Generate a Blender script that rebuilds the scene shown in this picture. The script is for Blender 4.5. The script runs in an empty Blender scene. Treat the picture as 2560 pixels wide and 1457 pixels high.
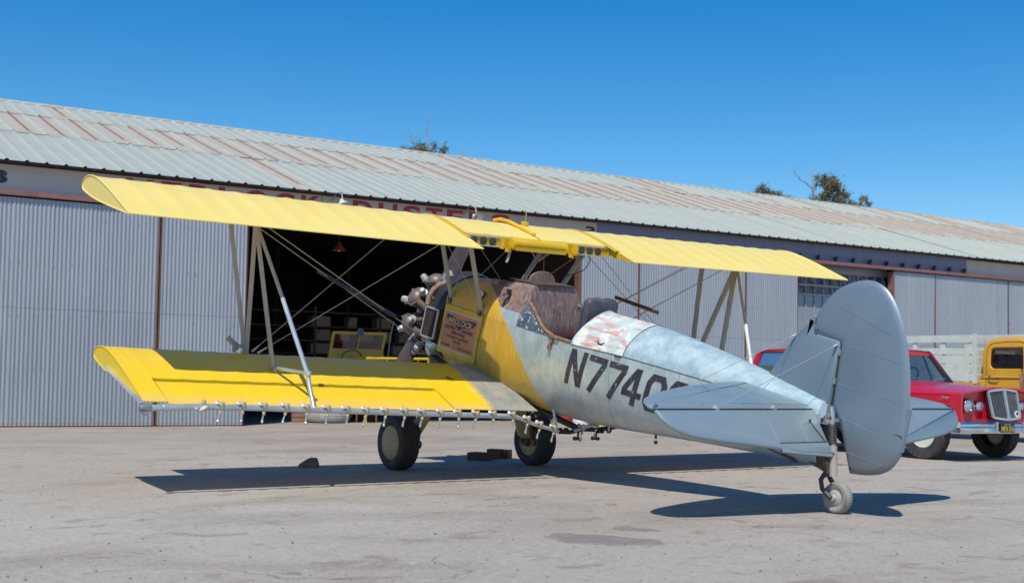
import bpy, math, random
import numpy as np
from mathutils import Matrix, Vector
random.seed(7)
rng = np.random.default_rng(7)
sc = bpy.context.scene
COL = sc.collection

# ------------------------------------------------------------------ camera, sky, sun, exposure
CAM = (-12.0114, 8.0588, 1.0612)
YAW, PITCH, ROLL = -0.6224, 0.0465, 0.0179
cyw, syw, cp, sp = math.cos(YAW), math.sin(YAW), math.cos(PITCH), math.sin(PITCH)
fwd = Vector((cyw * cp, syw * cp, sp)); rgt = Vector((syw, -cyw, 0)); upv = rgt.cross(fwd)
cr, sr = math.cos(ROLL), math.sin(ROLL)
R_ = rgt * cr + upv * sr; U_ = upv * cr - rgt * sr
cam = bpy.data.cameras.new('camera'); camo = bpy.data.objects.new('camera', cam); COL.objects.link(camo)
m = Matrix((R_, U_, -fwd)).transposed().to_4x4(); m.translation = CAM
camo.matrix_world = m
cam.sensor_width = 36; cam.lens = 3070.56 / 2560 * 36
cam.shift_y = 71.5 / 2560
cam.clip_start = .1; cam.clip_end = 3000
cam.dof.use_dof = True; cam.dof.focus_distance = 11.5; cam.dof.aperture_fstop = 2.6
sc.camera = camo

SUN = Vector((-.455, .51, 1.0)).normalized()
EL = math.asin(SUN.z); AZ = math.atan2(SUN.x, SUN.y)
w = bpy.data.worlds.new('World'); sc.world = w; w.use_nodes = True
nt = w.node_tree; nt.nodes.clear()
sky = nt.nodes.new('ShaderNodeTexSky'); sky.sky_type = 'NISHITA'; sky.sun_disc = False
sky.sun_elevation = EL; sky.sun_rotation = AZ; sky.altitude = 0
sky.air_density = 1.0; sky.dust_density = 0.2; sky.ozone_density = 3.0
hs = nt.nodes.new('ShaderNodeHueSaturation'); hs.inputs['Saturation'].default_value = 1.48; hs.inputs['Hue'].default_value = .501
bg = nt.nodes.new('ShaderNodeBackground'); bg.inputs['Strength'].default_value = 0.13
wo = nt.nodes.new('ShaderNodeOutputWorld')
nt.links.new(sky.outputs[0], hs.inputs['Color']); nt.links.new(hs.outputs[0], bg.inputs[0]); nt.links.new(bg.outputs[0], wo.inputs[0])
sl = bpy.data.lights.new('sun', 'SUN'); sl.energy = 4.2; sl.angle = math.radians(.5); sl.color = (1.0, .958, .84)
so = bpy.data.objects.new('sun', sl); COL.objects.link(so); so.rotation_euler = SUN.to_track_quat('Z', 'Y').to_euler()
sc.view_settings.view_transform = 'Standard'; sc.view_settings.look = 'None'
sc.view_settings.exposure = 0.0; sc.view_settings.gamma = 1.0; sc.view_settings.use_curve_mapping = False
sc.cycles.max_bounces = 6; sc.cycles.transparent_max_bounces = 8
sc.cycles.use_denoising = True

# ------------------------------------------------------------------ materials
class Mat:
    def __init__(s, name):
        s.m = bpy.data.materials.new(name); s.m.use_nodes = True
        s.t = s.m.node_tree; s.t.nodes.clear()
        s.o = s.n('ShaderNodeOutputMaterial'); s.p = s.n('ShaderNodeBsdfPrincipled')
        s.l(s.p.outputs[0], s.o.inputs[0]); s.tc = s.n('ShaderNodeTexCoord')
    def n(s, k): return s.t.nodes.new(k)
    def l(s, a, b): s.t.links.new(a, b)
    def put(s, v, sock):
        if isinstance(v, bpy.types.NodeSocket): s.l(v, sock)
        elif isinstance(v, (tuple, list)) and len(v) == 3 and sock.type == 'RGBA': sock.default_value = (*v, 1)
        else: sock.default_value = v
    def obj(s): return s.tc.outputs['Object']
    def scale(s, k, v=None):
        n = s.n('ShaderNodeMapping'); n.inputs['Scale'].default_value = k; s.l(v or s.obj(), n.inputs['Vector']); return n.outputs[0]
    def noise(s, sc_=5, det=4, rough=.55, vec=None, dist=0):
        n = s.n('ShaderNodeTexNoise'); s.l(vec or s.obj(), n.inputs['Vector'])
        n.inputs['Scale'].default_value = sc_; n.inputs['Detail'].default_value = det; n.inputs['Roughness'].default_value = rough; n.inputs['Distortion'].default_value = dist
        return n.outputs['Fac']
    def vor(s, sc_=5, vec=None):
        n = s.n('ShaderNodeTexVoronoi'); s.l(vec or s.obj(), n.inputs['Vector']); n.inputs['Scale'].default_value = sc_; return n.outputs['Distance']
    def ma(s, op, a, b=0.0, clamp=False):
        n = s.n('ShaderNodeMath'); n.operation = op; n.use_clamp = clamp; s.put(a, n.inputs[0]); s.put(b, n.inputs[1]); return n.outputs[0]
    def step(s, v, lo, hi):
        n = s.n('ShaderNodeMapRange'); s.put(v, n.inputs[0]); n.inputs[1].default_value = lo; n.inputs[2].default_value = hi
        n.inputs[3].default_value = 0; n.inputs[4].default_value = 1; return n.outputs[0]
    def mix(s, f, a, b):
        n = s.n('ShaderNodeMix'); n.data_type = 'RGBA'; s.put(f, n.inputs[0]); s.put(a, n.inputs[6]); s.put(b, n.inputs[7]); return n.outputs[2]
    def xyz(s, v=None):
        n = s.n('ShaderNodeSeparateXYZ'); s.l(v or s.obj(), n.inputs[0]); return n.outputs
    def rand(s): return s.n('ShaderNodeObjectInfo').outputs['Random']
    def curve(s, v, pts):   # 1-D lookup through a float curve ramp, pts in 0..1
        n = s.n('ShaderNodeFloatCurve'); c = n.mapping.curves[0]
        c.points[0].location = pts[0]; c.points[1].location = pts[-1]
        for p in pts[1:-1]: c.points.new(*p)
        n.mapping.update(); s.put(v, n.inputs['Value']); return n.outputs[0]
    def out(s, col, rough=.5, metal=0.0, bump=None, bstr=.2, bdist=.01, spec=.5, **k):
        s.put(col, s.p.inputs['Base Color']); s.put(rough, s.p.inputs['Roughness']); s.put(metal, s.p.inputs['Metallic'])
        s.p.inputs['Specular IOR Level'].default_value = spec
        for a, b in k.items(): s.put(b, s.p.inputs[a.replace('_', ' ')])
        if bump is not None:
            n = s.n('ShaderNodeBump'); n.inputs['Strength'].default_value = bstr; n.inputs['Distance'].default_value = bdist
            s.l(bump, n.inputs['Height']); s.l(n.outputs[0], s.p.inputs['Normal'])
        return s.m

def worn(name, a, b, rough=.5, metal=0.0, sc_=3, lo=.4, hi=.65, bstr=.1, dirt=None, dlo=.62, dhi=.75, dsc=9, spec=.5):
    t = Mat(name); f = t.step(t.noise(sc_, 6, .6), lo, hi); c = t.mix(f, a, b)
    if dirt: c = t.mix(t.step(t.noise(dsc, 8, .7), dlo, dhi), c, dirt)
    return t.out(c, rough, metal, t.noise(sc_ * 14, 3), bstr, .004, spec)

M = {}
def flat(name, c, rough=.5, metal=0.0, spec=.5):
    return worn(name, c, tuple(x * .8 for x in c), rough, metal, 6, spec=spec)

# yellow fabric, dusty
def mk_fabric(name, a, b, dust):
    t = Mat(name)
    c = t.mix(t.step(t.noise(1.3, 5, .6), .35, .7), a, b)
    c = t.mix(t.ma('MULTIPLY', t.step(t.noise(3.5, 7, .7, t.scale((2.2, .5, 1))), .5, .8), .55), c, dust)
    c = t.mix(t.step(t.vor(14), .035, .02), c, tuple(x * .8 for x in b))
    xx, yy, zz = t.xyz(); c = t.mix(t.ma('MULTIPLY', t.step(t.noise(2.2, 7, .72, t.scale((.5, 3.0, 1))), .56, .74), .22), c, (.70, .50, .18))
    c = t.mix(t.ma('MULTIPLY', t.step(t.ma('ABSOLUTE', t.ma('ADD', t.ma('ADD', xx, .62), t.ma('MULTIPLY', t.noise(2, 3), .02))), .010, .004), .35), c, (.70, .50, .18))
    return t.out(c, .42, 0, t.noise(160, 2), .06, .002, .5)
M['yellow_upper'] = mk_fabric('yellow_upper', (.88, .69, .20), (.86, .65, .16), (.86, .71, .33))
def mk_lower():
    t = Mat('yellow_lower'); x, y, z = t.xyz()
    c = t.mix(t.step(t.noise(1.3, 5, .6), .35, .7), (.82, .555, .012), (.80, .53, .008))
    sm = t.noise(3.0, 6, .65, t.scale((1, .6, 1)), 1.5)
    c = t.mix(t.ma('MULTIPLY', t.step(sm, .56, .74), .5), c, (.82, .60, .20))
    dr = t.step(t.ma('ADD', x, t.ma('MULTIPLY', t.noise(6, 4), .10)), -1.60, -1.76)   # grime towards the trailing edge
    c = t.mix(t.ma('MULTIPLY', dr, .45), c, (.76, .50, .20))
    g = t.mix(t.step(t.noise(4, 7, .65), .4, .62), (.25, .28, .27), (.38, .36, .31))
    g = t.mix(t.step(t.noise(11, 6, .7, t.scale((1, 2.5, 1))), .58, .66), g, (.20, .16, .13))
    ya = t.ma('ABSOLUTE', y)
    k = t.ma('ADD', t.ma('ADD', ya, t.ma('MULTIPLY', x, .15)), t.ma('MULTIPLY', t.noise(5, 5), .10))
    c = t.mix(t.step(k, .69, .60), c, g)
    return t.out(c, .40, 0, t.noise(120, 2), .06, .002)
M['yellow_lower'] = mk_lower()
M['yellow_paint'] = worn('yellow_paint', (.76, .47, .012), (.66, .40, .02), .38, 0, 5, dirt=(.25, .17, .06), dlo=.70, dhi=.8)
M['strip'] = worn('strip', (.66, .40, .015), (.55, .32, .02), .5, 0, 5)
def mk_fuse():
    t = Mat('fuselage_skin'); x, y, z = t.xyz()
    # swept paint boundary: x along z from measured points
    zn = t.ma('DIVIDE', t.ma('ADD', z, .6), 1.3)
    P = [(-.6, -2.0), (-.467, -1.93), (-.366, -1.868), (-.262, -1.766), (-.119, -1.642), (.062, -1.486), (.241, -1.301), (.417, -1.069), (.523, -.88), (.657, -.35), (.7, -.2)]
    xb = t.curve(zn, [((a + .6) / 1.3, (b + 2.0) / 1.8) for a, b in P])
    xb = t.ma('ADD', t.ma('MULTIPLY', xb, 1.8), -2.0)
    d = t.ma('SUBTRACT', x, xb)
    isy = t.step(d, -.006, .006)
    alu = t.mix(t.step(t.noise(3.2, 8, .72), .40, .60), (.48, .59, .63), (.66, .75, .76))
    alu = t.mix(t.ma('MULTIPLY', t.step(t.noise(7, 9, .78, t.scale((2.2, 1, .7)), 1.2), .50, .66), .7), alu, (.36, .43, .46))
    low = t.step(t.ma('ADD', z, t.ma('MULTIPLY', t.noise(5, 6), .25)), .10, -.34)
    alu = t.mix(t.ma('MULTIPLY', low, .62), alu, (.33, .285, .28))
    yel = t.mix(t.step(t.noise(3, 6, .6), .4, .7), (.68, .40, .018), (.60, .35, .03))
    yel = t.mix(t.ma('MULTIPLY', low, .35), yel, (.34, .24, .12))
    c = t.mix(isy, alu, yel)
    brown = t.ma('MULTIPLY', t.step(t.ma('ADD', z, t.ma('MULTIPLY', t.noise(9, 4), .03)), .435, .45), t.ma('MULTIPLY', t.step(x, -1.46, -1.44), t.ma('SUBTRACT', 1.0, isy)))
    c = t.mix(brown, c, t.mix(t.step(t.noise(6, 7, .7), .4, .65), (.15, .095, .09), (.28, .19, .17)))
    # long pale scratches and runs below the hopper
    v = t.n('ShaderNodeMapping'); v.inputs['Rotation'].default_value = (0, math.radians(24), 0); v.inputs['Scale'].default_value = (46, 4, .8); t.l(t.obj(), v.inputs[0])
    s1 = t.step(t.noise(1.6, 3, .5, v.outputs[0], .4), .63, .67)
    v2 = t.n('ShaderNodeMapping'); v2.inputs['Rotation'].default_value = (0, math.radians(-14), 0); v2.inputs['Scale'].default_value = (50, 4, .9); t.l(t.obj(), v2.inputs[0])
    s2 = t.step(t.noise(1.4, 3, .5, v2.outputs[0]), .63, .665)
    near = t.ma('MULTIPLY', t.step(x, -2.2, -1.5), t.step(x, -.75, -1.0))
    c = t.mix(t.ma('MULTIPLY', t.ma('MULTIPLY', t.ma('MAXIMUM', s1, s2), near), .38), c, (.72, .72, .66))
    rough = t.ma('ADD', t.ma('ADD', t.ma('MULTIPLY', t.noise(5, 6), .25), .30), t.ma('MULTIPLY', brown, .25))
    return t.out(c, rough, t.ma('MULTIPLY', t.ma('MULTIPLY', t.ma('SUBTRACT', 1.0, isy), t.ma('SUBTRACT', 1.0, brown)), .45), t.noise(7, 4), .05, .02)
M['fuse'] = mk_fuse()
def mk_deck():
    t = Mat('galvanised_deck')
    c = t.mix(t.step(t.noise(7, 8, .72), .40, .62), (.38, .52, .55), (.62, .72, .71))
    return t.out(c, .42, .3, t.noise(9, 4), .06, .02)
M['deck'] = mk_deck()
def mk_headrest():
    t = Mat('patchy_primer')
    c = t.mix(t.step(t.noise(6, 5, .6), .47, .53), (.50, .60, .55), (.70, .74, .66))
    v = t.n('ShaderNodeMapping'); v.inputs['Rotation'].default_value = (0, math.radians(20), 0); v.inputs['Scale'].default_value = (2.0, 3, 7); t.l(t.obj(), v.inputs[0])
    c = t.mix(t.ma('MULTIPLY', t.step(t.noise(1.5, 6, .65, v.outputs[0], .8), .47, .66), .85), c, (.58, .12, .14))
    return t.out(c, .55, 0, t.noise(9, 4), .05, .02)
M['headrest'] = mk_headrest()
def mk_hopper():
    t = Mat('rusty_hopper'); x, y, z = t.xyz()
    c = t.mix(t.step(t.noise(5, 8, .7), .38, .66), (.155, .095, .088), (.28, .175, .155))
    c = t.mix(t.ma('MULTIPLY', t.step(t.noise(5, 7, .7, t.scale((8, 8, 1.1))), .47, .68), .75), c, (.45, .40, .38))
    c = t.mix(t.ma('MULTIPLY', t.step(t.noise(8, 5, .6), .58, .70), .6), c, (.42, .22, .05))
    c = t.mix(t.step(z, .36, .22), c, (.10, .035, .04))  # dark red band at the bottom, with the shadow there painted in
    return t.out(c, .6, .1, t.noise(16, 6), .15, .01)
M['hopper'] = mk_hopper()
M['silver_dope'] = worn('silver_dope', (.22, .295, .345), (.255, .325, .365), .40, .25, 2, bstr=.04, dirt=(.30, .28, .25), dlo=.66, dhi=.85, dsc=4)
def mk_rudder():
    t = Mat('silver_rudder'); x, y, z = t.xyz()
    c = t.mix(t.step(t.noise(2, 6, .6), .35, .7), (.175, .235, .295), (.215, .275, .325))
    k = t.step(t.ma('ADD', z, t.ma('MULTIPLY', t.noise(3, 5), .25)), .42, .08)   # browner and darker towards the bottom, with a ragged limit
    c = t.mix(t.ma('MULTIPLY', k, .65), c, (.19, .155, .135))
    return t.out(c, .42, .25, t.noise(4, 4), .04, .02)
M['rudder'] = mk_rudder()
M['strut_grey'] = worn('strut_grey', (.40, .38, .35), (.34, .32, .295), .5, 0, 4, dirt=(.18, .15, .11), dlo=.68)
M['alloy'] = worn('alloy', (.62, .65, .67), (.50, .53, .55), .33, .6, 4, dirt=(.34, .30, .26), dlo=.66)
M['sunlit_tube'] = worn('sunlit_tube', (.74, .74, .70), (.66, .66, .62), .45, 0, 6)  # near-white tone standing in for sunlight on the right boom brace
M['steel'] = worn('steel', (.30, .30, .31), (.42, .42, .42), .4, .7, 9, dirt=(.15, .10, .07))
M['dark_steel'] = worn('dark_steel', (.075, .070, .072), (.11, .10, .10), .5, .4, 9, dirt=(.18, .13, .10), dlo=.66)
M['grimy'] = worn('grimy', (.10, .075, .06), (.17, .13, .10), .65, .2, 14, dirt=(.03, .025, .025), dlo=.55)
M['cyl_head'] = worn('cyl_head', (.56, .57, .57), (.40, .41, .41), .45, .3, 14, dirt=(.11, .075, .055), dlo=.54, dsc=18)
M['barrel'] = worn('barrel', (.24, .185, .16), (.15, .12, .11), .5, .4, 14, dirt=(.06, .05, .05), dlo=.55)
M['exhaust'] = worn('exhaust', (.36, .26, .215), (.26, .18, .15), .55, .3, 9)
M['black'] = worn('black', (.022, .021, .024), (.034, .032, .034), .5, 0, 8)
M['rubber'] = worn('rubber', (.042, .038, .042), (.062, .056, .058), .75, 0, 8, dirt=(.13, .115, .10), dlo=.60)
M['dusty_rubber'] = worn('dusty_rubber', (.34, .32, .29), (.25, .235, .215), .8, 0, 7, dirt=(.14, .13, .12), dlo=.62)
M['blade_dark'] = worn('blade_dark', (.065, .05, .062), (.09, .075, .085), .8, 0, 6, spec=.2)
M['blade_grey'] = worn('blade_grey', (.24, .22, .19), (.19, .17, .155), .7, 0, 6, spec=.2)
M['hub_tan'] = worn('hub_tan', (.52, .385, .18), (.45, .33, .16), .55, 0, 6, dirt=(.2, .15, .09), dlo=.65)
M['leather'] = worn('leather', (.20, .11, .06), (.30, .19, .11), .6, 0, 12)
M['seat_black'] = worn('seat_black', (.055, .06, .085), (.09, .09, .11), .55, 0, 9, dirt=(.22, .18, .14), dlo=.62)
M['seat_olive'] = worn('seat_olive', (.14, .13, .115), (.19, .17, .14), .65, 0, 9, dirt=(.28, .16, .08), dlo=.64)
M['blue_chip'] = worn('blue_chip', (.055, .075, .12), (.09, .12, .17), .5, 0, 9, dirt=(.46, .50, .52), dlo=.56, dhi=.60, dsc=22)
M['letter_black'] = worn('letter_black', (.028, .026, .045), (.05, .048, .065), .5, 0, 9, dirt=(.40, .42, .43), dlo=.60, dhi=.645, dsc=30)
M['brass'] = worn('brass', (.60, .53, .42), (.42, .34, .24), .45, .3, 22)
M['sign_orange'] = worn('sign_orange', (.66, .26, .09), (.60, .235, .085), .5, 0, 6)
M['sign_blue'] = flat('sign_blue', (.035, .025, .10), .5)
M['sign_white'] = flat('sign_white', (.68, .66, .60), .5)
M['sign_cream'] = flat('sign_cream', (.74, .46, .20), .5)
M['glass_dial'] = flat('glass_dial', (.62, .62, .58), .2)
M['lamp_lens'] = flat('lamp_lens', (.55, .56, .58), .12, .55)
M['chrome'] = flat('chrome', (.72, .74, .78), .12, 1.0)
def mk_glass(name, tint, tr=.7):
    t = Mat(name); t.out(tint, .03, 0)
    mx = t.n('ShaderNodeMixShader'); tb = t.n('ShaderNodeBsdfTransparent'); tb.inputs[0].default_value = (*[.80 + .20 * x for x in tint], 1)
    fr = t.n('ShaderNodeFresnel'); fr.inputs[0].default_value = 1.5
    f2 = t.ma('ADD', t.ma('MULTIPLY', fr.outputs[0], .6), (1 - tr) * .3, True)
    gl = t.n('ShaderNodeBsdfGlossy'); gl.inputs['Roughness'].default_value = .02
    t.l(f2, mx.inputs[0]); t.l(tb.outputs[0], mx.inputs[1]); t.l(gl.outputs[0], mx.inputs[2]); t.l(mx.outputs[0], t.o.inputs[0]); return t.m
M['glass'] = mk_glass('glass', (.55, .75, .72), .86)
M['glass_dusty'] = mk_glass('glass_dusty', (.6, .55, .6), .9)
M['red_car'] = Mat('red_car'); M['red_car'] = M['red_car'].out(M['red_car'].mix(M['red_car'].step(M['red_car'].noise(3, 4), .4, .7), (.58, .008, .030), (.52, .010, .030)), .25, 0, None, Coat_Weight=.4, Coat_Roughness=.15)
M['truck_yellow'] = worn('truck_yellow', (.66, .34, .025), (.60, .30, .03), .38, 0, 4, dirt=(.40, .22, .05), dlo=.68)
M['inside_yellow'] = worn('inside_yellow', (.62, .36, .04), (.52, .29, .04), .5, 0, 4, dirt=(.25, .15, .06), dlo=.62)
M['white_wood'] = worn('white_wood', (.60, .64, .58), (.52, .55, .50), .7, 0, 7, dirt=(.33, .28, .22), dlo=.64, dsc=14)
M['cream_rim'] = flat('cream_rim', (.74, .76, .66), .4)
M['dark_int'] = flat('dark_int', (.03, .022, .03), .8)
M['wood_dark'] = worn('wood_dark', (.075, .05, .045), (.11, .075, .06), .8, 0, 8)
M['wood_pink'] = worn('wood_pink', (.36, .20, .15), (.30, .17, .13), .8, 0, 6)
M['card'] = worn('card', (.34, .23, .17), (.29, .20, .15), .85, 0, 4)
M['rock'] = worn('rock', (.13, .10, .085), (.19, .145, .12), .9, 0, 9, bstr=.4)
M['lamp_red'] = flat('lamp_red', (.36, .09, .07), .5)
M['enamel'] = flat('enamel', (.70, .70, .66), .35)
M['white_pail'] = worn('white_pail', (.74, .76, .72), (.66, .68, .64), .4, 0, 5)
M['can_red'] = worn('can_red', (.50, .035, .03), (.35, .04, .03), .45, 0, 6)
M['can_yellow'] = worn('can_yellow', (.62, .50, .03), (.50, .42, .05), .5, 0, 9, dirt=(.25, .3, .10), dlo=.56)
# hangar
def mk_roof():
    t = Mat('galvanised_roof'); x, y, z = t.xyz(); r = t.rand()
    c = t.mix(t.step(t.noise(1.2, 6, .6), .35, .7), (.43, .45, .40), (.49, .505, .445))
    c = t.mix(t.ma('MULTIPLY', t.step(t.noise(2.5, 6, .7, t.scale((3, .5, 1))), .50, .75), .5), c, (.46, .42, .36))
    c = t.mix(t.ma('MULTIPLY', t.step(t.noise(.7, 7, .72, t.scale((1, .6, 1))), .52, .68), .55), c, (.43, .36, .29))
    c = t.mix(t.ma('MULTIPLY', t.step(t.noise(6, 6, .75), .56, .70), .4), c, (.52, .57, .50))
    c = t.mix(t.ma('MULTIPLY', r, .22), c, (.36, .40, .35))
    c = t.mix(t.step(t.vor(3.3), .045, .03), c, (.16, .11, .10))
    return t.out(c, .55, .15, t.noise(5, 4), .08, .01)
M['roof'] = mk_roof()
def mk_roof_rust():
    t = Mat('rust_streaked_roof'); x, y, z = t.xyz(); r = t.rand()
    c = t.mix(t.step(t.noise(1.2, 6, .6), .35, .7), (.44, .44, .385), (.48, .46, .39))
    dl = t.ma('ADD', t.ma('ABSOLUTE', x), t.ma('MULTIPLY', t.noise(3, 5), .02))
    wash = t.step(t.ma('ADD', dl, t.ma('MULTIPLY', t.noise(1.7, 5), .30)), .40, .16)
    c = t.mix(t.ma('MULTIPLY', wash, .55), c, (.45, .365, .29))
    c = t.mix(t.ma('MULTIPLY', t.step(t.noise(1.3, 7, .75, t.scale((1.4, .8, 1))), .47, .66), .6), c, (.44, .345, .27))
    c = t.mix(t.ma('MULTIPLY', r, .10), c, (.33, .30, .26))
    ln = t.ma('MULTIPLY', t.step(dl, .050, .030), t.step(t.ma('ADD', t.ma('ADD', y, t.ma('MULTIPLY', r, 1.1)), t.ma('MULTIPLY', t.noise(4, 3), .5)), .75, 1.1))
    c = t.mix(t.ma('MULTIPLY', ln, .9), c, (.26, .085, .05))
    return t.out(c, .62, .1, t.noise(5, 4), .08, .01)
M['roof_rust'] = mk_roof_rust()
def mk_wall():
    t = Mat('corrugated_galv'); x, y, z = t.xyz(); r = t.rand()
    c = t.mix(t.step(t.noise(.9, 6, .6, t.scale((1, 1, .35))), .35, .7), (.31, .335, .385), (.37, .39, .43))
    wn = t.n('ShaderNodeTexWhiteNoise'); wn.noise_dimensions = '2D'; cb = t.n('ShaderNodeCombineXYZ'); t.l(t.ma('FLOOR', t.ma('DIVIDE', x, .66)), cb.inputs[0]); t.l(t.ma('FLOOR', t.ma('ADD', t.ma('DIVIDE', z, 2.1), .02)), cb.inputs[1]); t.l(cb.outputs[0], wn.inputs['Vector'])
    c = t.mix(t.ma('MULTIPLY', wn.outputs['Value'], .32), c, (.44, .45, .47))
    c = t.mix(t.ma('MULTIPLY', t.step(t.ma('ABSOLUTE', t.ma('SUBTRACT', t.ma('FRACT', t.ma('DIVIDE', z, 2.1)), .02)), .006, .003), .45), c, (.16, .15, .18))
    c = t.mix(t.ma('MULTIPLY', t.step(t.noise(2.0, 6, .7, t.scale((1.5, 1, .25))), .52, .72), .45), c, (.25, .245, .28))
    c = t.mix(t.step(t.noise(7, 5, .7), .70, .735), c, (.30, .17, .11))
    c = t.mix(t.ma('MULTIPLY', t.step(t.ma('ADD', z, t.ma('MULTIPLY', t.noise(4, 5), .3)), .35, .12), .35), c, (.40, .34, .29))
    return t.out(c, .48, .35, t.noise(9, 4), .08, .01)
M['wall'] = mk_wall()
M['blue_steel'] = worn('blue_steel', (.20, .21, .31), (.17, .18, .27), .5, .1, 2)
M['sign_board'] = worn('sign_board', (.55, .49, .45), (.50, .44, .41), .6, 0, 1.5, dirt=(.36, .27, .22), dlo=.64, dsc=5)
M['sign_red'] = worn('sign_red', (.43, .045, .065), (.36, .04, .06), .6, 0, 4)
M['rail_red'] = worn('rail_red', (.26, .12, .11), (.20, .09, .08), .65, 0, 4, dirt=(.30, .22, .19), dlo=.58)
M['rust_edge'] = worn('rust_edge', (.20, .085, .05), (.13, .06, .045), .8, .1, 8)
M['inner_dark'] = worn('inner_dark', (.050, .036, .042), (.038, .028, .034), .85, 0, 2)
M['pane_blue'] = worn('pane_blue', (.23, .27, .35), (.29, .32, .39), .3, .1, 1.5)
M['pane_dark'] = worn('pane_dark', (.07, .07, .12), (.10, .10, .15), .25, .1, 1.5)
M['mullion'] = worn('mullion', (.33, .33, .31), (.28, .28, .27), .6, 0, 5)
M['mullion_yellow'] = worn('mullion_yellow', (.42, .30, .09), (.34, .24, .08), .6, 0, 5)
def mk_ground():
    t = Mat('oily_concrete'); g = t.obj(); x, y, z = t.xyz()
    n1 = t.noise(.16, 6, .6, g, .6)
    c = t.mix(t.step(n1, .36, .66), (.44, .405, .365), (.355, .295, .25))
    n2 = t.noise(.5, 7, .65, t.scale((1.0, .55, 1)), 1.0)
    c = t.mix(t.ma('MULTIPLY', t.step(n2, .50, .68), .7), c, (.255, .205, .165))
    far = t.step(x, -3.5, 6.0)
    c = t.mix(t.ma('MULTIPLY', far, .62), c, t.mix(t.step(n2, .4, .62), (.395, .32, .25), (.27, .21, .165)))
    # worn brown scuffs across the slab
    n3 = t.noise(2.1, 5, .62, t.scale((1.6, 1.0, 1)), .9)
    c = t.mix(t.ma('MULTIPLY', t.step(n3, .58, .65), .62), c, (.215, .15, .115))
    # oil spots under the aeroplane and along the hangar front
    n4 = t.noise(.8, 6, .6, t.scale((1.3, .6, 1)), .6)
    c = t.mix(t.ma('MULTIPLY', t.step(n4, .62, .72), .6), c, (.16, .125, .105))
    n5 = t.noise(34, 3, .6); c = t.mix(t.ma('MULTIPLY', t.step(n5, .57, .70), .65), c, (.21, .17, .15))
    n6 = t.noise(90, 2, .6); c = t.mix(t.ma('MULTIPLY', t.step(n6, .48, .70), .45), c, (.54, .52, .47))
    wv = t.n('ShaderNodeTexVoronoi'); wv.feature = 'DISTANCE_TO_EDGE'; wv.inputs['Scale'].default_value = .42; vm = t.n('ShaderNodeVectorMath'); vm.operation = 'ADD'; nz = t.n('ShaderNodeTexNoise'); nz.inputs['Scale'].default_value = 1.3; nz.inputs['Detail'].default_value = 6; sc2 = t.n('ShaderNodeVectorMath'); sc2.operation = 'SCALE'; sc2.inputs['Scale'].default_value = 1.1
    t.l(g, nz.inputs['Vector']); t.l(nz.outputs['Color'], sc2.inputs[0]); t.l(g, vm.inputs[0]); t.l(sc2.outputs[0], vm.inputs[1]); t.l(vm.outputs[0], wv.inputs['Vector'])
    crk = t.ma('MULTIPLY', t.step(wv.outputs['Distance'], .007, .002), t.step(t.noise(.35, 3), .52, .60)); c = t.mix(t.ma('MULTIPLY', crk, .5), c, (.10, .075, .06))
    n8 = t.noise(18, 7, .8); c = t.mix(t.ma('MULTIPLY', t.step(n8, .54, .64), .6), c, (.20, .165, .135)); c = t.mix(t.ma('MULTIPLY', t.step(n8, .45, .36), .5), c, (.56, .53, .47))
    n9 = t.noise(5.5, 6, .75, t.scale((1.0, .8, 1)), .5); c = t.mix(t.ma('MULTIPLY', t.step(n9, .58, .66), .5), c, (.24, .19, .155)); c = t.mix(t.ma('MULTIPLY', t.step(n9, .42, .34), .4), c, (.50, .46, .40))
    n7 = t.noise(14, 4, .6); c = t.mix(t.ma('MULTIPLY', t.step(n7, .45, .75), .28), c, (.30, .27, .25))
    h = t.ma('ADD', t.ma('MULTIPLY', n6, .5), t.ma('ADD', n5, n7))
    return t.out(c, .9, 0, h, .45, .012, .25)
M['ground'] = mk_ground()
M['patch'] = worn('patch', (.235, .21, .195), (.19, .17, .16), .9, 0, 9, bstr=.6, dirt=(.33, .29, .25), dlo=.56, dsc=26)
M['pebble'] = worn('pebble', (.13, .11, .10), (.26, .23, .20), .9, 0, 3)
M['bark'] = worn('bark', (.36, .31, .27), (.26, .22, .19), .9, 0, 2)
M['leaf'] = worn('leaf', (.13, .115, .06), (.18, .15, .085), .6, 0, .8)
M['leaf_dry'] = worn('leaf_dry', (.13, .095, .05), (.10, .08, .04), .7, 0, .8)

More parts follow.
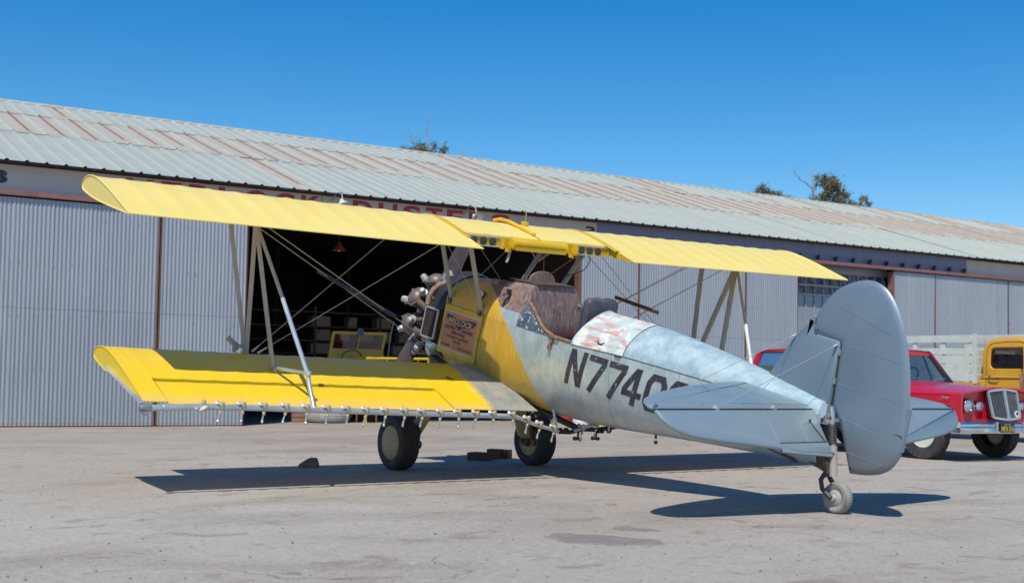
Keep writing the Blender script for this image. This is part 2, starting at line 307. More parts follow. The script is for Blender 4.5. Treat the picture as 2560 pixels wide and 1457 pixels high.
# ------------------------------------------------------------------ mesh helpers
class MB:
    def __init__(s): s.v = []; s.f = []
    def add(s, vs, fs):
        o = len(s.v); s.v += [tuple(map(float, q)) for q in vs]; s.f += [tuple(i + o for i in f) for f in fs]; return s
    def hexa(s, p): return s.add(p, [(0, 3, 2, 1), (4, 5, 6, 7), (0, 1, 5, 4), (1, 2, 6, 5), (2, 3, 7, 6), (3, 0, 4, 7)])
    def box(s, c, d, R=None):
        q = [Vector((x * d[0] / 2, y * d[1] / 2, z * d[2] / 2)) for z in (-1, 1) for x, y in ((-1, -1), (1, -1), (1, 1), (-1, 1))]
        if R is not None: q = [R @ a for a in q]
        return s.hexa([a + Vector(c) for a in q])
    def span(s, a, b, wd, ht, up=(0, 0, 1)):   # square bar from a to b
        a, b = Vector(a), Vector(b); d = (b - a).normalized(); u = Vector(up); x = d.cross(u)
        if x.length < 1e-4: x = d.cross(Vector((1, 0, 0)))
        x.normalize(); u = x.cross(d)
        return s.hexa([p + x * i * wd / 2 + u * j * ht / 2 for p in (a, b) for i, j in ((-1, -1), (1, -1), (1, 1), (-1, 1))])
    def loft(s, secs, closed=True, caps=True):
        n = len(secs[0]); o = len(s.v); f = []
        for i in range(len(secs) - 1):
            for j in range(n if closed else n - 1):
                k = (j + 1) % n; f.append((i * n + j, i * n + k, (i + 1) * n + k, (i + 1) * n + j))
        if caps: f.append(tuple(range(n))[::-1]); f.append(tuple((len(secs) - 1) * n + j for j in range(n)))
        return s.add([q for a in secs for q in a], f)
    def tube(s, path, r, n=8, caps=True):
        path = [Vector(q) for q in path]; rs = r if isinstance(r, (list, tuple)) else [r] * len(path)
        secs = []; ref = None
        for i, q in enumerate(path):
            d = (path[min(i + 1, len(path) - 1)] - path[max(i - 1, 0)]).normalized()
            if ref is None:
                ref = d.orthogonal().normalized()
            ref = (ref - d * ref.dot(d)); ref = ref.normalized() if ref.length > 1e-6 else d.orthogonal().normalized()
            e = d.cross(ref)
            secs.append([q + (ref * math.cos(t) + e * math.sin(t)) * rs[i] for t in (2 * math.pi * k / n for k in range(n))])
        return s.loft(secs, True, caps)
    def strut(s, a, b, chord, th, fore=(1, 0, 0), n=12):   # streamlined section
        a, b = Vector(a), Vector(b); d = (b - a).normalized(); fx = Vector(fore); fx = (fx - d * fx.dot(d)).normalized(); e = d.cross(fx)
        sec = lambda q: [q + fx * (chord / 2) * math.cos(t) + e * (th / 2) * math.sin(t) * (1.15 - .35 * math.cos(t) * -1 if math.cos(t) < 0 else 1) for t in (2 * math.pi * k / n for k in range(n))]
        return s.loft([sec(a), sec(b)])
    def lathe(s, prof, c, ax, n=24, caps=True):   # prof: (radius, distance along axis)
        c = Vector(c); ax = Vector(ax).normalized(); u = ax.orthogonal().normalized(); e = ax.cross(u)
        return s.loft([[c + ax * h + (u * math.cos(t) + e * math.sin(t)) * max(r, 1e-4) for t in (2 * math.pi * k / n for k in range(n))] for r, h in prof], True, caps)
    def prism(s, poly, off):
        n = len(poly); off = Vector(off); a = [Vector(q) for q in poly]
        return s.add(a + [q + off for q in a], [tuple(range(n))[::-1], tuple(range(n, 2 * n))] + [(i, (i + 1) % n, (i + 1) % n + n, i + n) for i in range(n)])
    def mesh(s, name, mat, smooth=None):
        me = bpy.data.meshes.new(name); me.from_pydata(s.v, [], s.f)
        for mm in (mat if isinstance(mat, list) else [mat]): me.materials.append(mm)
        if smooth:
            me.polygons.foreach_set('use_smooth', [True] * len(me.polygons)); me.set_sharp_from_angle(angle=math.radians(smooth))
        me.update(); return me
    def obj(s, name, mat, parent=None, smooth=35, loc=None):
        o = bpy.data.objects.new(name, s.mesh(name, M[mat] if isinstance(mat, str) else mat, smooth)); COL.objects.link(o)
        if parent is not None: o.parent = parent
        if loc is not None: o.location = loc
        return o
def put(name, me, parent=None, loc=(0, 0, 0), rot=(0, 0, 0)):
    o = bpy.data.objects.new(name, me); COL.objects.link(o); o.location = loc; o.rotation_euler = rot
    if parent is not None: o.parent = parent
    return o
def tag(o, label, cat=None, group=None, kind=None):
    if label: o['label'] = label
    if cat: o['category'] = cat
    if group: o['group'] = group
    if kind: o['kind'] = kind
    return o
def thing(name, label, cat, loc=(0, 0, 0), rz=0, group=None):
    o = bpy.data.objects.new(name, None); COL.objects.link(o); o.location = loc; o.rotation_euler = (0, 0, rz); o.empty_display_size = .2
    return tag(o, label, cat, group)
def text(body, size, bold=0.0, space=1.0, shear=0.0):   # flat glyphs as vertices and faces
    cu = bpy.data.curves.new('lettering', 'FONT'); cu.body = body; cu.size = size; cu.align_x = 'CENTER'; cu.align_y = 'CENTER'; cu.offset = bold; cu.space_character = space; cu.shear = shear; cu.resolution_u = 4
    ob = bpy.data.objects.new('lettering', cu); me = bpy.data.meshes.new_from_object(ob)
    v = [tuple(q.co) for q in me.vertices]; f = [tuple(p.vertices) for p in me.polygons]
    bpy.data.objects.remove(ob); bpy.data.curves.remove(cu); bpy.data.meshes.remove(me); return v, f
def fit(v, x0, x1, y0, y1):   # stretch glyphs into a box
    xs = [q[0] for q in v]; ys = [q[1] for q in v]; a, b, c, d = min(xs), max(xs), min(ys), max(ys)
    return [(x0 + (q[0] - a) / (b - a) * (x1 - x0), y0 + (q[1] - c) / (d - c) * (y1 - y0)) for q in v]
def rrect(w_, h_, r, n=4):
    out = []
    for cx, cy, a0 in ((w_ / 2 - r, h_ / 2 - r, 0), (-w_ / 2 + r, h_ / 2 - r, 90), (-w_ / 2 + r, -h_ / 2 + r, 180), (w_ / 2 - r, -h_ / 2 + r, 270)):
        for k in range(n + 1):
            t = math.radians(a0 + 90 * k / n); out.append((cx + r * math.cos(t), cy + r * math.sin(t)))
    return out
def pillow(mb, outline, fmap, t, inset):   # plate with rounded edges: outline in 2D, fmap(a, b, off)
    P = [Vector(q) for q in outline]; n = len(P)
    ar = sum(P[i].x * P[(i + 1) % n].y - P[(i + 1) % n].x * P[i].y for i in range(n))
    if ar < 0: P = P[::-1]
    def ins(d):
        o = []
        for i in range(n):
            e1 = (P[i] - P[i - 1]).normalized(); e2 = (P[(i + 1) % n] - P[i]).normalized()
            nn = Vector((-e1.y - e2.y, e1.x + e2.x)); nn = nn / max(nn.length, 1e-6); k = max(.5, nn.dot(Vector((-e1.y, e1.x)))); o.append(P[i] + nn * d / k)
        return o
    r1, r2 = ins(inset * .3), ins(inset)
    V = [fmap(*q, 0) for q in P]; F = []
    for sg in (1, -1):
        b = len(V); V += [fmap(*q, sg * t * .62) for q in r1] + [fmap(*q, sg * t) for q in r2]
        for i in range(n):
            k = (i + 1) % n
            q1 = (i, k, b + k, b + i); q2 = (b + i, b + k, b + n + k, b + n + i)
            F += [q1, q2] if sg > 0 else [q1[::-1], q2[::-1]]
        c = tuple(range(b + n, b + 2 * n)); F.append(c if sg > 0 else c[::-1])
    return mb.add(V, F)

# ------------------------------------------------------------------ ground
g = MB(); xs = [-400, -60, -25, 0, 25, 60, 400]
g.add([(x, y, 0) for y in xs for x in xs], [(j * 7 + i, j * 7 + i + 1, j * 7 + i + 8, j * 7 + i + 7) for j in range(6) for i in range(6)])
tag(g.obj('ground', 'ground', None, None), 'dusty oil stained concrete apron in front of the hangar', kind='structure')
def blob(name, cx, cy, rx, ry, rz, h, label):
    b = MB(); n = 72
    P = [1 + .10 * math.sin(3 * a + cx) + .07 * math.sin(7 * a + cy) + random.uniform(-.06, .06) for a in (2 * math.pi * k / n for k in range(n))]
    c, s = math.cos(rz), math.sin(rz); rings = []
    for kk, z in ((1.0, .001), (.975, h), (.5, h * 1.1)):
        rings.append([(cx + c * rx * q * kk * math.cos(a) - s * ry * q * kk * math.sin(a), cy + s * rx * q * kk * math.cos(a) + c * ry * q * kk * math.sin(a), z + random.uniform(0, .0015) * (kk < 1)) for q, a in zip(P, (2 * math.pi * k / n for k in range(n)))])
    b.loft(rings, True, False); b.f.append(tuple(range(2 * n, 3 * n)))
    return tag(b.obj(name, 'patch', None, 30), label, kind='structure')
blob('concrete_patch', -5.74, 2.80, .40, .215, math.atan2(-.39, -.61) , .007, 'large round grey repair patch in the apron')
blob('concrete_patch', -5.42, 2.23, .16, .085, math.atan2(-.2, -.25), .006, 'small grey repair patch beside the large one')
pb_ = MB()
for k in range(3200):
    d = 4.5 + 16 * random.random() ** 1.6; a = YAW + random.uniform(-.5, .5)
    x, y = CAM[0] + d * math.cos(a), CAM[1] + d * math.sin(a); r = random.choice((.003, .004, .004, .005, .006, .007, .012)) * random.uniform(.7, 1.2)
    t = random.uniform(0, 6.28); q = [(x + r * math.cos(t + i * 2.09) * random.uniform(.7, 1.3), y + r * math.sin(t + i * 2.09) * random.uniform(.7, 1.3), 0.0) for i in range(3)]
    pb_.add(q + [(x, y, r * .8)], [(0, 1, 3), (1, 2, 3), (2, 0, 3)])
tag(pb_.obj('gravel', 'pebble', None, None), 'scattered grit and pebbles on the concrete apron', kind='stuff')

# ------------------------------------------------------------------ hangar (local: x along the front to the right, y into the building, z up)
HQ = (11.3005, .4408, 0); HR = math.atan2(-.99737673, -.07238551)
hangar = thing('hangar', 'long corrugated steel hangar with rusty ribbed roof and sign over its open bay', 'hangar', HQ, HR)
SL = .322; RA = math.atan(SL)
zr = lambda n: 4.77 + SL * (n + .4)
SW = .684
def sheet_mesh(name, L, mat, lift):
    prof = [(-.342, .034), (-.322, .030), (-.300, .004), (-.17, 0), (-.042, .004), (-.020, .030), (0, .034), (.020, .030), (.042, .004), (.17, 0), (.300, .004), (.322, .030), (.346, .036)]
    b = MB(); secs = []
    for y, up in ((0, lift), (.05, lift * .9), (.25, lift * .45), (L * .5, .002), (L, 0)):
        secs.append([(x, y - (.018 * math.cos(x / .342 * math.pi * 2) if y == 0 else 0), z + up) for x, z in prof])
    b.loft(secs, False, False)
    b.loft([[(x, y, z - .004) for x, y, z in s_] for s_ in secs], False, False)
    n = len(prof); b.f += [(j, j + 1, 5 * n + j + 1, 5 * n + j) for j in range(n - 1)]
    return b.mesh(name, M[mat], 40)
rows = [(-.30, 3.42, .004), (3.36, 6.42, .012), (6.36, 8.64, .012)]
ms = [[sheet_mesh('roof_sheet', (n1 - n0) / math.cos(RA), mt, lf) for mt in ('roof', 'roof_rust')] for n0, n1, lf in rows]
S0 = -.179 - 24 * SW + .342
for k in range(83):
    s = S0 + k * SW
    for r_, (n0, n1, lf) in enumerate(rows):
        rust = (r_ == 1 and (s < 30 or random.random() < .8)) or (r_ == 2 and s > 9 and random.random() < .33) or (r_ == 0 and abs(s - 3.45) < .35) or (r_ == 2 and random.random() < .06) or (r_ == 1 and False)
        o = put('roof_sheet', ms[r_][1 if rust else 0], hangar, (s + random.uniform(-.004, .004), n0 + random.uniform(-.012, .012), zr(n0) + random.uniform(0, .004)), (RA + random.uniform(-.0012, .0012), random.uniform(-.004, .004), random.uniform(-.002, .002)))
# ridge cap and far slope
b = MB()
for k in range(83 * 2):
    s = S0 - .342 + k * .342
    b.lathe([(.050, 0), (.058, .05), (.058, .29), (.050, .342)], (s, 8.62, zr(8.62) + .005), (1, 0, 0), 8)
b.obj('ridge_cap', 'roof', hangar, 40)
MB().prism([(S0, 8.66, zr(8.6)), (S0 + 57, 8.66, zr(8.6)), (S0 + 57, 17.6, 4.77), (S0, 17.6, 4.77)], (0, 0, -.03)).obj('rear_roof_slope', 'roof', hangar, None)
MB().box((S0 + 28.5, -.27, zr(-.27) - .018), (57, .012, .032)).obj('eave_edge', 'dark_int', hangar, None)
b = MB()
for k in range(167): b.box((S0 - .342 + k * .342, -.268, zr(-.27) + .012), (.042, .03, .028))
b.obj('rib_closure', 'dark_int', hangar, None)
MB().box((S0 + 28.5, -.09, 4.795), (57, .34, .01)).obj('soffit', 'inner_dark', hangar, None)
# sign boards
sign = MB().box(((-15 + 10.99) / 2, -.01, 4.505), (25.99, .03, .53)).obj('sign_board', 'sign_board', hangar, None)
MB().box((34.7, -.01, 4.50), (20.7, .03, .52)).obj('blank_board', 'sign_board', hangar, None)
def glyph(ch, s0, s1, z0, z1, mat, parent, name='painted_letter'):
    v, f = text(ch, 1, .035); v = fit(v, s0, s1, z0, z1)
    b = MB(); b.add([(x, -.0275, z) for x, z in v], f); o = b.obj(name, mat, parent, None); return o
ZL0, ZL1 = 4.385, 4.738
for ch, a, c in (('M', -.04, .48), ('E', .63, 1.04), ('D', 1.17, 1.60), ('L', 1.77, 2.15), ('O', 2.31, 2.80), ('C', 2.93, 3.37), ('K', 3.51, 3.96), ('D', 4.67, 5.14), ('U', 5.27, 5.72), ('S', 5.85, 6.28), ('T', 6.40, 6.82), ('E', 6.93, 7.35), ('R', 7.49, 7.95), ('S', 8.08, 8.56)):
    glyph(ch, a, c, ZL0, ZL1, 'sign_red', sign)
glyph('3', 10.66, 10.94, 4.42, 4.67, 'letter_black', sign, 'bay_number'); glyph('3', -2.47, -2.16, 4.41, 4.665, 'letter_black', sign, 'bay_number')
bs = MB().box((3.97, -.0265, 4.505), (.012, .004, .53)).obj('board_joint', 'rust_edge', sign, None)
cpm = MB().box((0, 0, 0), (.322, .022, .50)).box((-.166, .004, 0), (.012, .022, .50)).mesh('cladding_panel', M['blue_steel'])
k = 0
while 11.165 + k * .334 < 24.3: put('cladding_panel', cpm, hangar, (11.165 + k * .334, -.012 - random.uniform(0, .004), 4.545), (random.uniform(-.006, .006), 0, 0)); k += 1
MB().box((.0, -.11, 4.225), (30, .12, .05)).box((0, -.165, 4.25), (30, .012, .08)).obj('door_rail', 'rail_red', hangar, None, (-4.0, 0, 0))
MB().box((0, -.11, 4.275), (35, .12, .05)).box((0, -.165, 4.295), (35, .012, .08)).obj('door_rail', 'rail_red', hangar, None, (28.5, 0, 0))
hb = MB().box((0, 0, 0), (.035, .10, .13)).box((0, -.02, .07), (.06, .05, .03)).mesh('rail_hanger', M['dark_int'])
for k in range(14): put('rail_hanger', hb, hangar, (15.6 + k * .66, -.085, 4.40))
# corrugated door leaves
def leaf_mesh(wd, ht):
    pitch = .076; n = int(wd / pitch * 8); b = MB(); secs = []
    dents = [(random.uniform(0, wd), random.uniform(.2, ht), random.uniform(.1, .35), random.uniform(-.012, .008)) for _ in range(int(wd * 3))]
    zs = np.linspace(0, ht, 14)
    for z in zs:
        row = []
        for i in range(n + 1):
            x = wd * i / n; y = .0095 * math.cos(2 * math.pi * x / pitch)
            for dx, dz, r, a in dents:
                q = ((x - dx) ** 2 + (z - dz) ** 2 * .25) / r ** 2
                if q < 4: y -= a * math.exp(-q)
            lap = (x % .66) / .66; row.append((x, y - .006 * (lap > .94), z))
        secs.append(row)
    b.loft(secs, False, False); return b.mesh('door_leaf', M['wall'], 60)
def leaf(s0, s1, z1, n=-.10, z0=.02):
    o = put('door_leaf', leaf_mesh(s1 - s0, z1 - z0), hangar, (s0, n, z0))
    nl_ = MB()
    for zz in (.14, 1.05, 2.0, 2.95, 3.85):
        for i in range(int((s1 - s0) / .152)):
            if random.random() < .45: nl_.box(((i + .5) * .152 + random.uniform(-.01, .01), -.012, zz + random.uniform(-.03, .03)), (.010, .006, random.choice((.010, .012, .022))))
    q = nl_.obj('nail_rows', 'rust_edge', o, None); q['kind'] = 'stuff'
    e = MB()
    for x in (0.0, s1 - s0): e.box((x, .012, (z1 - z0) / 2), (.022, .045, z1 - z0))
    e.box(((s1 - s0) / 2, .03, .02), (s1 - s0, .03, .05)); e.obj('door_frame', 'rust_edge', o, None)
    return o
for a, c, z1 in ((-6.5, -6.0, 4.17), (-5.95, .60, 4.17), (.645, 2.36, 4.17), (10.47, 12.18, 4.17), (12.22, 15.62, 4.17), (15.66, 17.46, 4.17), (21.14, 22.85, 4.22), (22.89, 26.13, 4.22), (26.17, 31.0, 4.22)): leaf(a, c, z1)
MB().box((-10.5, 0, 2.1), (8, .06, 4.2)).obj('side_wall', 'wall', hangar, None)
MB().box((38.0, 0, 2.1), (14, .06, 4.2)).obj('side_wall', 'wall', hangar, None)
# bay interior
for s in (1.9, 11.0): MB().box((s, 9.0, 2.4), (.08, 17.6, 4.8)).obj('light_block_partition', 'inner_dark', hangar, None)  # added partitions, put in to limit the light inside the bay
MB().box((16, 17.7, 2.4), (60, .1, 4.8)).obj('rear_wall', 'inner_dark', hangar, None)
MB().box((6.45, 9, 4.76), (9.2, 17.4, .03)).obj('light_block_ceiling', 'inner_dark', hangar, None)  # added dark slab, keeps light from bouncing off the roof's underside
MB().box((S0 + .1, 8.8, 2.4), (.1, 17.6, 4.8)).prism([(S0 + .05, 0, 4.8), (S0 + .05, 17.6, 4.8), (S0 + .05, 8.8, 7.5)], (.1, 0, 0)).obj('gable_wall', 'wall', hangar, None)
MB().box((S0 + 56.8, 8.8, 2.4), (.1, 17.6, 4.8)).prism([(S0 + 56.75, 0, 4.8), (S0 + 56.75, 17.6, 4.8), (S0 + 56.75, 8.8, 7.5)], (.1, 0, 0)).obj('gable_wall', 'wall', hangar, None)
MB().box((10.46, -.03, 2.1), (.09, .16, 4.2)).obj('door_post', 'rust_edge', hangar, None)
MB().box((2.40, .05, 2.1), (.06, .16, 4.2)).obj('door_post', 'inner_dark', hangar, None)
MB().box((21.13, -.03, 2.1), (.07, .2, 4.2)).obj('door_post', 'rail_red', hangar, None)
for s in (4.4, 6.6, 8.8):
    b = MB().box((s, 9.5, 2.35), (.14, .14, 4.7)); b.obj('roof_post', 'inner_dark', hangar, None)
# glazed end wall of the next bay
gw = MB().box((19.3, .40, .55), (4.2, .06, 1.1)).obj('glazed_wall', 'pane_blue', hangar, None); MB().box((19.3, .40, 4.22), (4.2, .08, .30)).obj('lintel', 'pane_blue', gw, None)
for j, (z0, z1, mt) in enumerate(((1.12, 2.08, 'pane_blue'), (2.14, 3.42, 'pane_blue'), (3.48, 4.06, 'pane_dark'))):
    pm = MB().box((0, 0, 0), (.30, .012, z1 - z0)).mesh('pane', M[mt])
    for i in range(11): put('pane', pm, gw, (17.72 + i * .335, .40 + random.uniform(-.004, .004), (z0 + z1) / 2), (random.uniform(-.02, .02), 0, random.uniform(-.02, .02)))
for i in range(12):
    MB().box((17.552 + i * .335, .385, 2.6), (.036 if i != 1 else .09, .05, 2.95)).obj('mullion', 'mullion_yellow' if i == 1 else 'mullion', gw, None)
for z in (2.11, 3.45): MB().box((19.4, .38, z), (3.7, .045, .05)).obj('transom', 'pane_blue', gw, None)
br = MB()
for i in range(9): br.span((18.0 + i * .40, .31, 3.98), (18.16 + i * .40, .31, 3.62), .03, .03)
br.span((17.9, .31, 3.70), (21.0, .31, 3.70), .05, .05); br.obj('frame_brace', 'mullion', gw, None)
MB().box((17.50, .28, 2.1), (.06, .6, 4.2)).obj('return_wall', 'blue_steel', hangar, None)

def hloc(s, n, z): return (HQ[0] + s * math.cos(HR) - n * math.sin(HR), HQ[1] + s * math.sin(HR) + n * math.cos(HR), z)
# lamps
def shade(mb, r, h, n=24): return mb.lathe([(.03, h * 1.25), (.045, h), (r * .45, h * .72), (r * .85, h * .25), (r, 0), (r * .96, .004), (r * .8, h * .22), (r * .4, h * .62)], (0, 0, 0), (0, 0, 1), n, False)
t = thing('pendant_lamp', 'red enamel pendant lamp hanging inside the dark hangar bay', 'lamp', hloc(5.52, 2.6, 3.93))
shade(MB(), .17, .16).obj('lamp_shade', 'lamp_red', t); MB().tube([(0, 0, .2), (0, 0, .83)], .012).obj('stem', 'black', t); MB().lathe([(.02, .10), (.035, .04), (.03, -.01), (.001, -.03)], (0, 0, 0), (0, 0, 1), 12).obj('bulb', 'enamel', t)
for s, tilt, lb in ((4.20, -.5, 'white gooseneck sign lamp between the words of the hangar sign'), (7.37, -.95, 'grey gooseneck sign lamp in front of the sign letter R')):
    t = thing('sign_lamp', lb, 'lamp', hloc(s, -.62, 4.46), HR, 'sign lamps on the hangar front')
    o = shade(MB(), .15, .13).obj('lamp_shade', 'enamel', t); o.rotation_euler = (tilt, 0, .25); o.location = (0, 0, .04)
    MB().tube([(0, .05, .18), (0, .10, .30), (0, .28, .36), (0, .48, .30), (0, .60, .20)], .014).obj('gooseneck', 'strut_grey', t)
# shelf with cartons
sh = thing('storage_shelf', 'dim storage shelf of boards at the back of the open bay', 'shelf', hloc(7.3, 6.05, 0), HR)
for z in (1.58, 1.92, 2.28, 2.66): MB().box((0, .1, z), (5.6, .5, .035)).obj('shelf_board', 'wood_dark', sh, None)
for x in (-2.75, -.95, .9, 2.75): MB().box((x, .1, 1.4), (.07, .45, 2.8)).obj('upright', 'wood_dark', sh, None)
for s0, z1, s1, z0, lb in ((6.28, 2.56, 6.77, 2.30, 'brown carton on the top shelf at the left end'), (6.40, 2.22, 6.78, 1.94, 'brown carton on the middle shelf under the top left carton'), (6.26, 1.86, 6.78, 1.60, 'long brown carton on the low shelf at the left end'),
        (7.29, 2.56, 7.53, 2.30, 'narrow brown carton standing on the top shelf'), (8.10, 2.57, 8.53, 2.30, 'wide brown carton on the top shelf behind the engine'), (8.59, 1.86, 9.03, 1.60, 'wide brown carton on the low shelf behind the engine'),
        (8.78, 2.21, 9.07, 1.94, 'square brown carton on the middle shelf near the engine'), (8.28, 2.21, 8.54, 1.94, 'brown carton on the middle shelf above the yellow windshield corner'), (7.66, 2.19, 8.0, 1.94, 'brown carton on the middle shelf behind the windshield mirror'), (7.02, 2.20, 7.32, 1.94, 'brown carton on the middle shelf above the windshield')):
    t = thing('carton', lb, 'box', hloc((s0 + s1) / 2, 6.1, z0), HR + random.uniform(-.05, .05), 'cartons on the hangar shelf')
    MB().box((0, 0, (z1 - z0) / 2), (s1 - s0, .32, z1 - z0)).obj('carton_body', 'card', t, None)
    b = MB(); b.box((0, -.16, (z1 - z0) * .98), (s1 - s0, .012, .012)); b.box((-(s1 - s0) * .33, -.162, (z1 - z0) * .8), (.07, .006, .05)); b.obj('print_mark', 'wood_dark', t, None)

# ------------------------------------------------------------------ trees behind the hangar
def limb(b, a, c, r0, r1, wob=.12, n=7):
    a, c = Vector(a), Vector(c); L = (c - a).length; path = []
    for k in range(n + 1):
        q = a.lerp(c, k / n)
        if 0 < k < n: q += Vector((random.uniform(-1, 1), random.uniform(-1, 1), random.uniform(-.4, .4))) * wob * L * .25
        path.append(q)
    b.tube(path, [r0 + (r1 - r0) * k / n for k in range(n + 1)], 7); return path
def leaves(b, c, r, n, size=.15):
    c = Vector(c)
    sub = [Vector((random.gauss(0, .45), random.gauss(0, .45), random.gauss(0, .42))) for _ in range(7)]
    for k in range(n):
        s_ = random.choice(sub); q = s_ + Vector((random.gauss(0, .19), random.gauss(0, .19), random.gauss(-.06, .20)))
        p = c + Vector((q.x * r[0], q.y * r[1], q.z * r[2]))
        d = Vector((random.uniform(-1, 1), random.uniform(-1, 1), random.uniform(-1.5, .2))).normalized(); e = d.orthogonal().normalized(); e = Matrix.Rotation(random.uniform(0, 6.28), 3, d) @ e
        L = size * random.uniform(.6, 1.3); wd = L * .32
        b.add([p - d * L / 2, p + e * wd / 2, p + d * L / 2, p - e * wd / 2], [(0, 1, 2, 3)])
def tree(name, label, base, trunk, limbs, clumps, size=.16, mat='leaf'):
    t = thing(name, label, 'tree', base)
    B0 = Vector(base); w2 = lambda q: Vector(q) - B0
    b = MB(); limb(b, (0, 0, 0), w2(trunk), .32, .12, .05, 9)
    for a, c, r0, r1 in limbs:
        p = limb(b, w2(a), w2(c), r0, r1, .16)
        for _ in range(3):
            k = random.randint(2, 6); d = Vector((random.uniform(-1, 1), random.uniform(-1, 1), random.uniform(.1, 1))) * random.uniform(.25, .5); limb(b, p[k], p[k] + d, r1 * .8 + .004, .004, .3, 4)
    for c, r, n in clumps: limb(b, w2(trunk), w2(c), .06, .015, .15)
    b.obj('trunk', 'bark', t, 50)
    if clumps:
        b = MB()
        for c, r, n in clumps: leaves(b, w2(c), tuple(q * 1.12 for q in r), int(n * 1.9), size)
        b.obj('crown', mat, t, None)
tree('gum_tree', 'small leafy gum tree with a bare dead top poking above the ridge', (40, -23.7, 0), (40, -23.7, 11.2),
     [((40, -23.7, 11.2), (40, -23.95, 14.4), .055, .012), ((40, -23.0, 12.5), (40, -22.75, 13.25), .02, .005), ((40, -23.1, 12.6), (40, -23.3, 13.3), .02, .005)],
     [((40, -23.25, 12.45), (.5, .55, .75), 420), ((40.2, -22.75, 11.9), (.5, .35, .5), 160), ((39.8, -24.45, 12.25), (.5, .40, .6), 260), ((40, -24.1, 11.6), (.8, .8, .5), 260), ((40.5, -23.2, 11.3), (.9, .9, .6), 300)], .17)
tree('bare_tree', 'bare grey dead branch rising behind the roof beside the small gum tree', (40, -26.2, 0), (40, -26.15, 11.0), [((40, -26.15, 11.0), (40, -26.0, 12.55), .06, .03), ((40, -27.0, 11.0), (40, -27.2, 12.2), .03, .008)], [])
tree('gum_tree', 'broad gum tree with a bare forked limb above the far roof ridge', (40, -54.0, 0), (40, -54.2, 11.6),
     [((40, -53.2, 11.8), (40, -52.6, 13.35), .09, .05), ((40, -52.6, 13.35), (40, -51.0, 14.05), .05, .02), ((40, -52.6, 13.35), (40, -52.55, 14.5), .05, .015), ((40, -51.0, 14.05), (40, -50.8, 14.35), .02, .008)],
     [((40, -54.2, 14.0), (.8, .75, .75), 520), ((40, -53.55, 14.0), (.6, .5, .5), 240), ((40, -54.7, 13.4), (.8, .6, .7), 320), ((40, -53.4, 12.9), (.9, .7, .7), 420), ((40.2, -54.6, 12.5), (1, .9, .8), 620), ((40, -55.4, 12.6), (.7, .6, .8), 360), ((40, -55.5, 13.3), (.4, .35, .3), 120), ((40.4, -54, 11.9), (1.2, 1.6, .7), 500)], .20)
tree('low_gum_tree', 'low leafy treetop showing over the ridge to the left of the broad gum tree', (41, -49.6, 0), (41, -49.6, 11.6), [], [((41, -49.1, 13.05), (.6, .60, .38), 330), ((41, -50.1, 12.9), (.6, .55, .38), 280), ((41, -50.8, 12.55), (.6, .55, .42), 260), ((41.2, -49.8, 12.3), (.9, 1.2, .4), 300)], .19)
tree('low_gum_tree', 'little sparse treetop over the ridge to the right of the broad gum tree', (41, -58.2, 0), (41, -58.2, 11.6), [], [((41, -58.9, 13.35), (.4, .42, .5), 170), ((41, -58.5, 12.8), (.6, .6, .5), 250), ((41, -57.7, 12.9), (.4, .4, .45), 130)], .19)

# ------------------------------------------------------------------ the biplane, built in its own axes (x forward, y to its left, z up from the thrust line)
TH, HH = .2181, 1.6322
plane = thing('crop_duster_biplane', 'weathered yellow and bare metal crop dusting biplane with spray booms parked on the apron', 'biplane', (0, 0, 0))
plane.rotation_euler = (0, -TH, 0)
OFF = Vector((math.sin(TH) * HH, 0, math.cos(TH) * HH))
cT, sT = math.cos(TH), math.sin(TH)
def wb(x, y, z): z -= HH; return (cT * x + sT * z, y, -sT * x + cT * z)      # world point to aeroplane axes
def part(mb, name, mat, smooth=35, parent=None, label=None):
    o = mb.obj(name, mat, parent or plane, smooth, OFF if parent is None else None)
    if label: o['label'] = label
    return o
# fuselage form
ST = [(.30, .56, .25, -.46, .40, 2.2), (.02, .60, .27, -.50, .42, 2.2), (-.5, .655, .28, -.55, .435, 2.1), (-1.0, .69, .29, -.565, .44, 2.0), (-1.5, .70, .29, -.565, .44, 1.9), (-2.0, .67, .29, -.55, .435, 1.6),
      (-2.45, .64, .295, -.51, .43, 1.35), (-3.1, .65, .33, -.42, .385, 1.6), (-3.57, .624, .335, -.345, .335, 1.8), (-4.06, .584, .335, -.27, .27, 1.9), (-4.64, .525, .33, -.19, .19, 2.0), (-4.95, .48, .325, -.15, .14, 2.0), (-5.34, .43, .32, -.11, .08, 2.0)]
A_ = np.array(ST)[::-1]; GX = np.linspace(-5.34, .30, 283)
G_ = np.array([np.interp(GX, A_[:, 0], A_[:, k]) for k in range(1, 6)]); kk = np.ones(15) / 15
G_ = np.array([np.convolve(np.pad(q, 7, mode='edge'), kk, 'valid') for q in G_])
def sec(x): return [float(np.interp(x, GX, q)) for q in G_]
def NL(x): return float(np.interp(x, [-1.6, -.5], [2.4, 3.6]))
def yside(x, z, grow=0):
    zt, zb, zo, hw, nu = sec(x); hw += grow
    if z >= zb: return hw * max(0, 1 - min(1, (z - zb) / (zt - zb)) ** nu) ** (1 / nu)
    nl = NL(x); return hw * max(0, 1 - min(1, (zb - z) / (zb - zo)) ** nl) ** (1 / nl)
def upper(x, n=17, grow=0, t0=0, t1=math.pi):
    zt, zb, zo, hw, nu = sec(x); o = []
    for k in range(n):
        t = t0 + (t1 - t0) * k / (n - 1); c, s = math.cos(t), math.sin(t)
        o.append((x, math.copysign(abs(c) ** (2 / nu), c) * (hw + grow), zb + (zt - zb + grow) * abs(s) ** (2 / nu)))
    return o
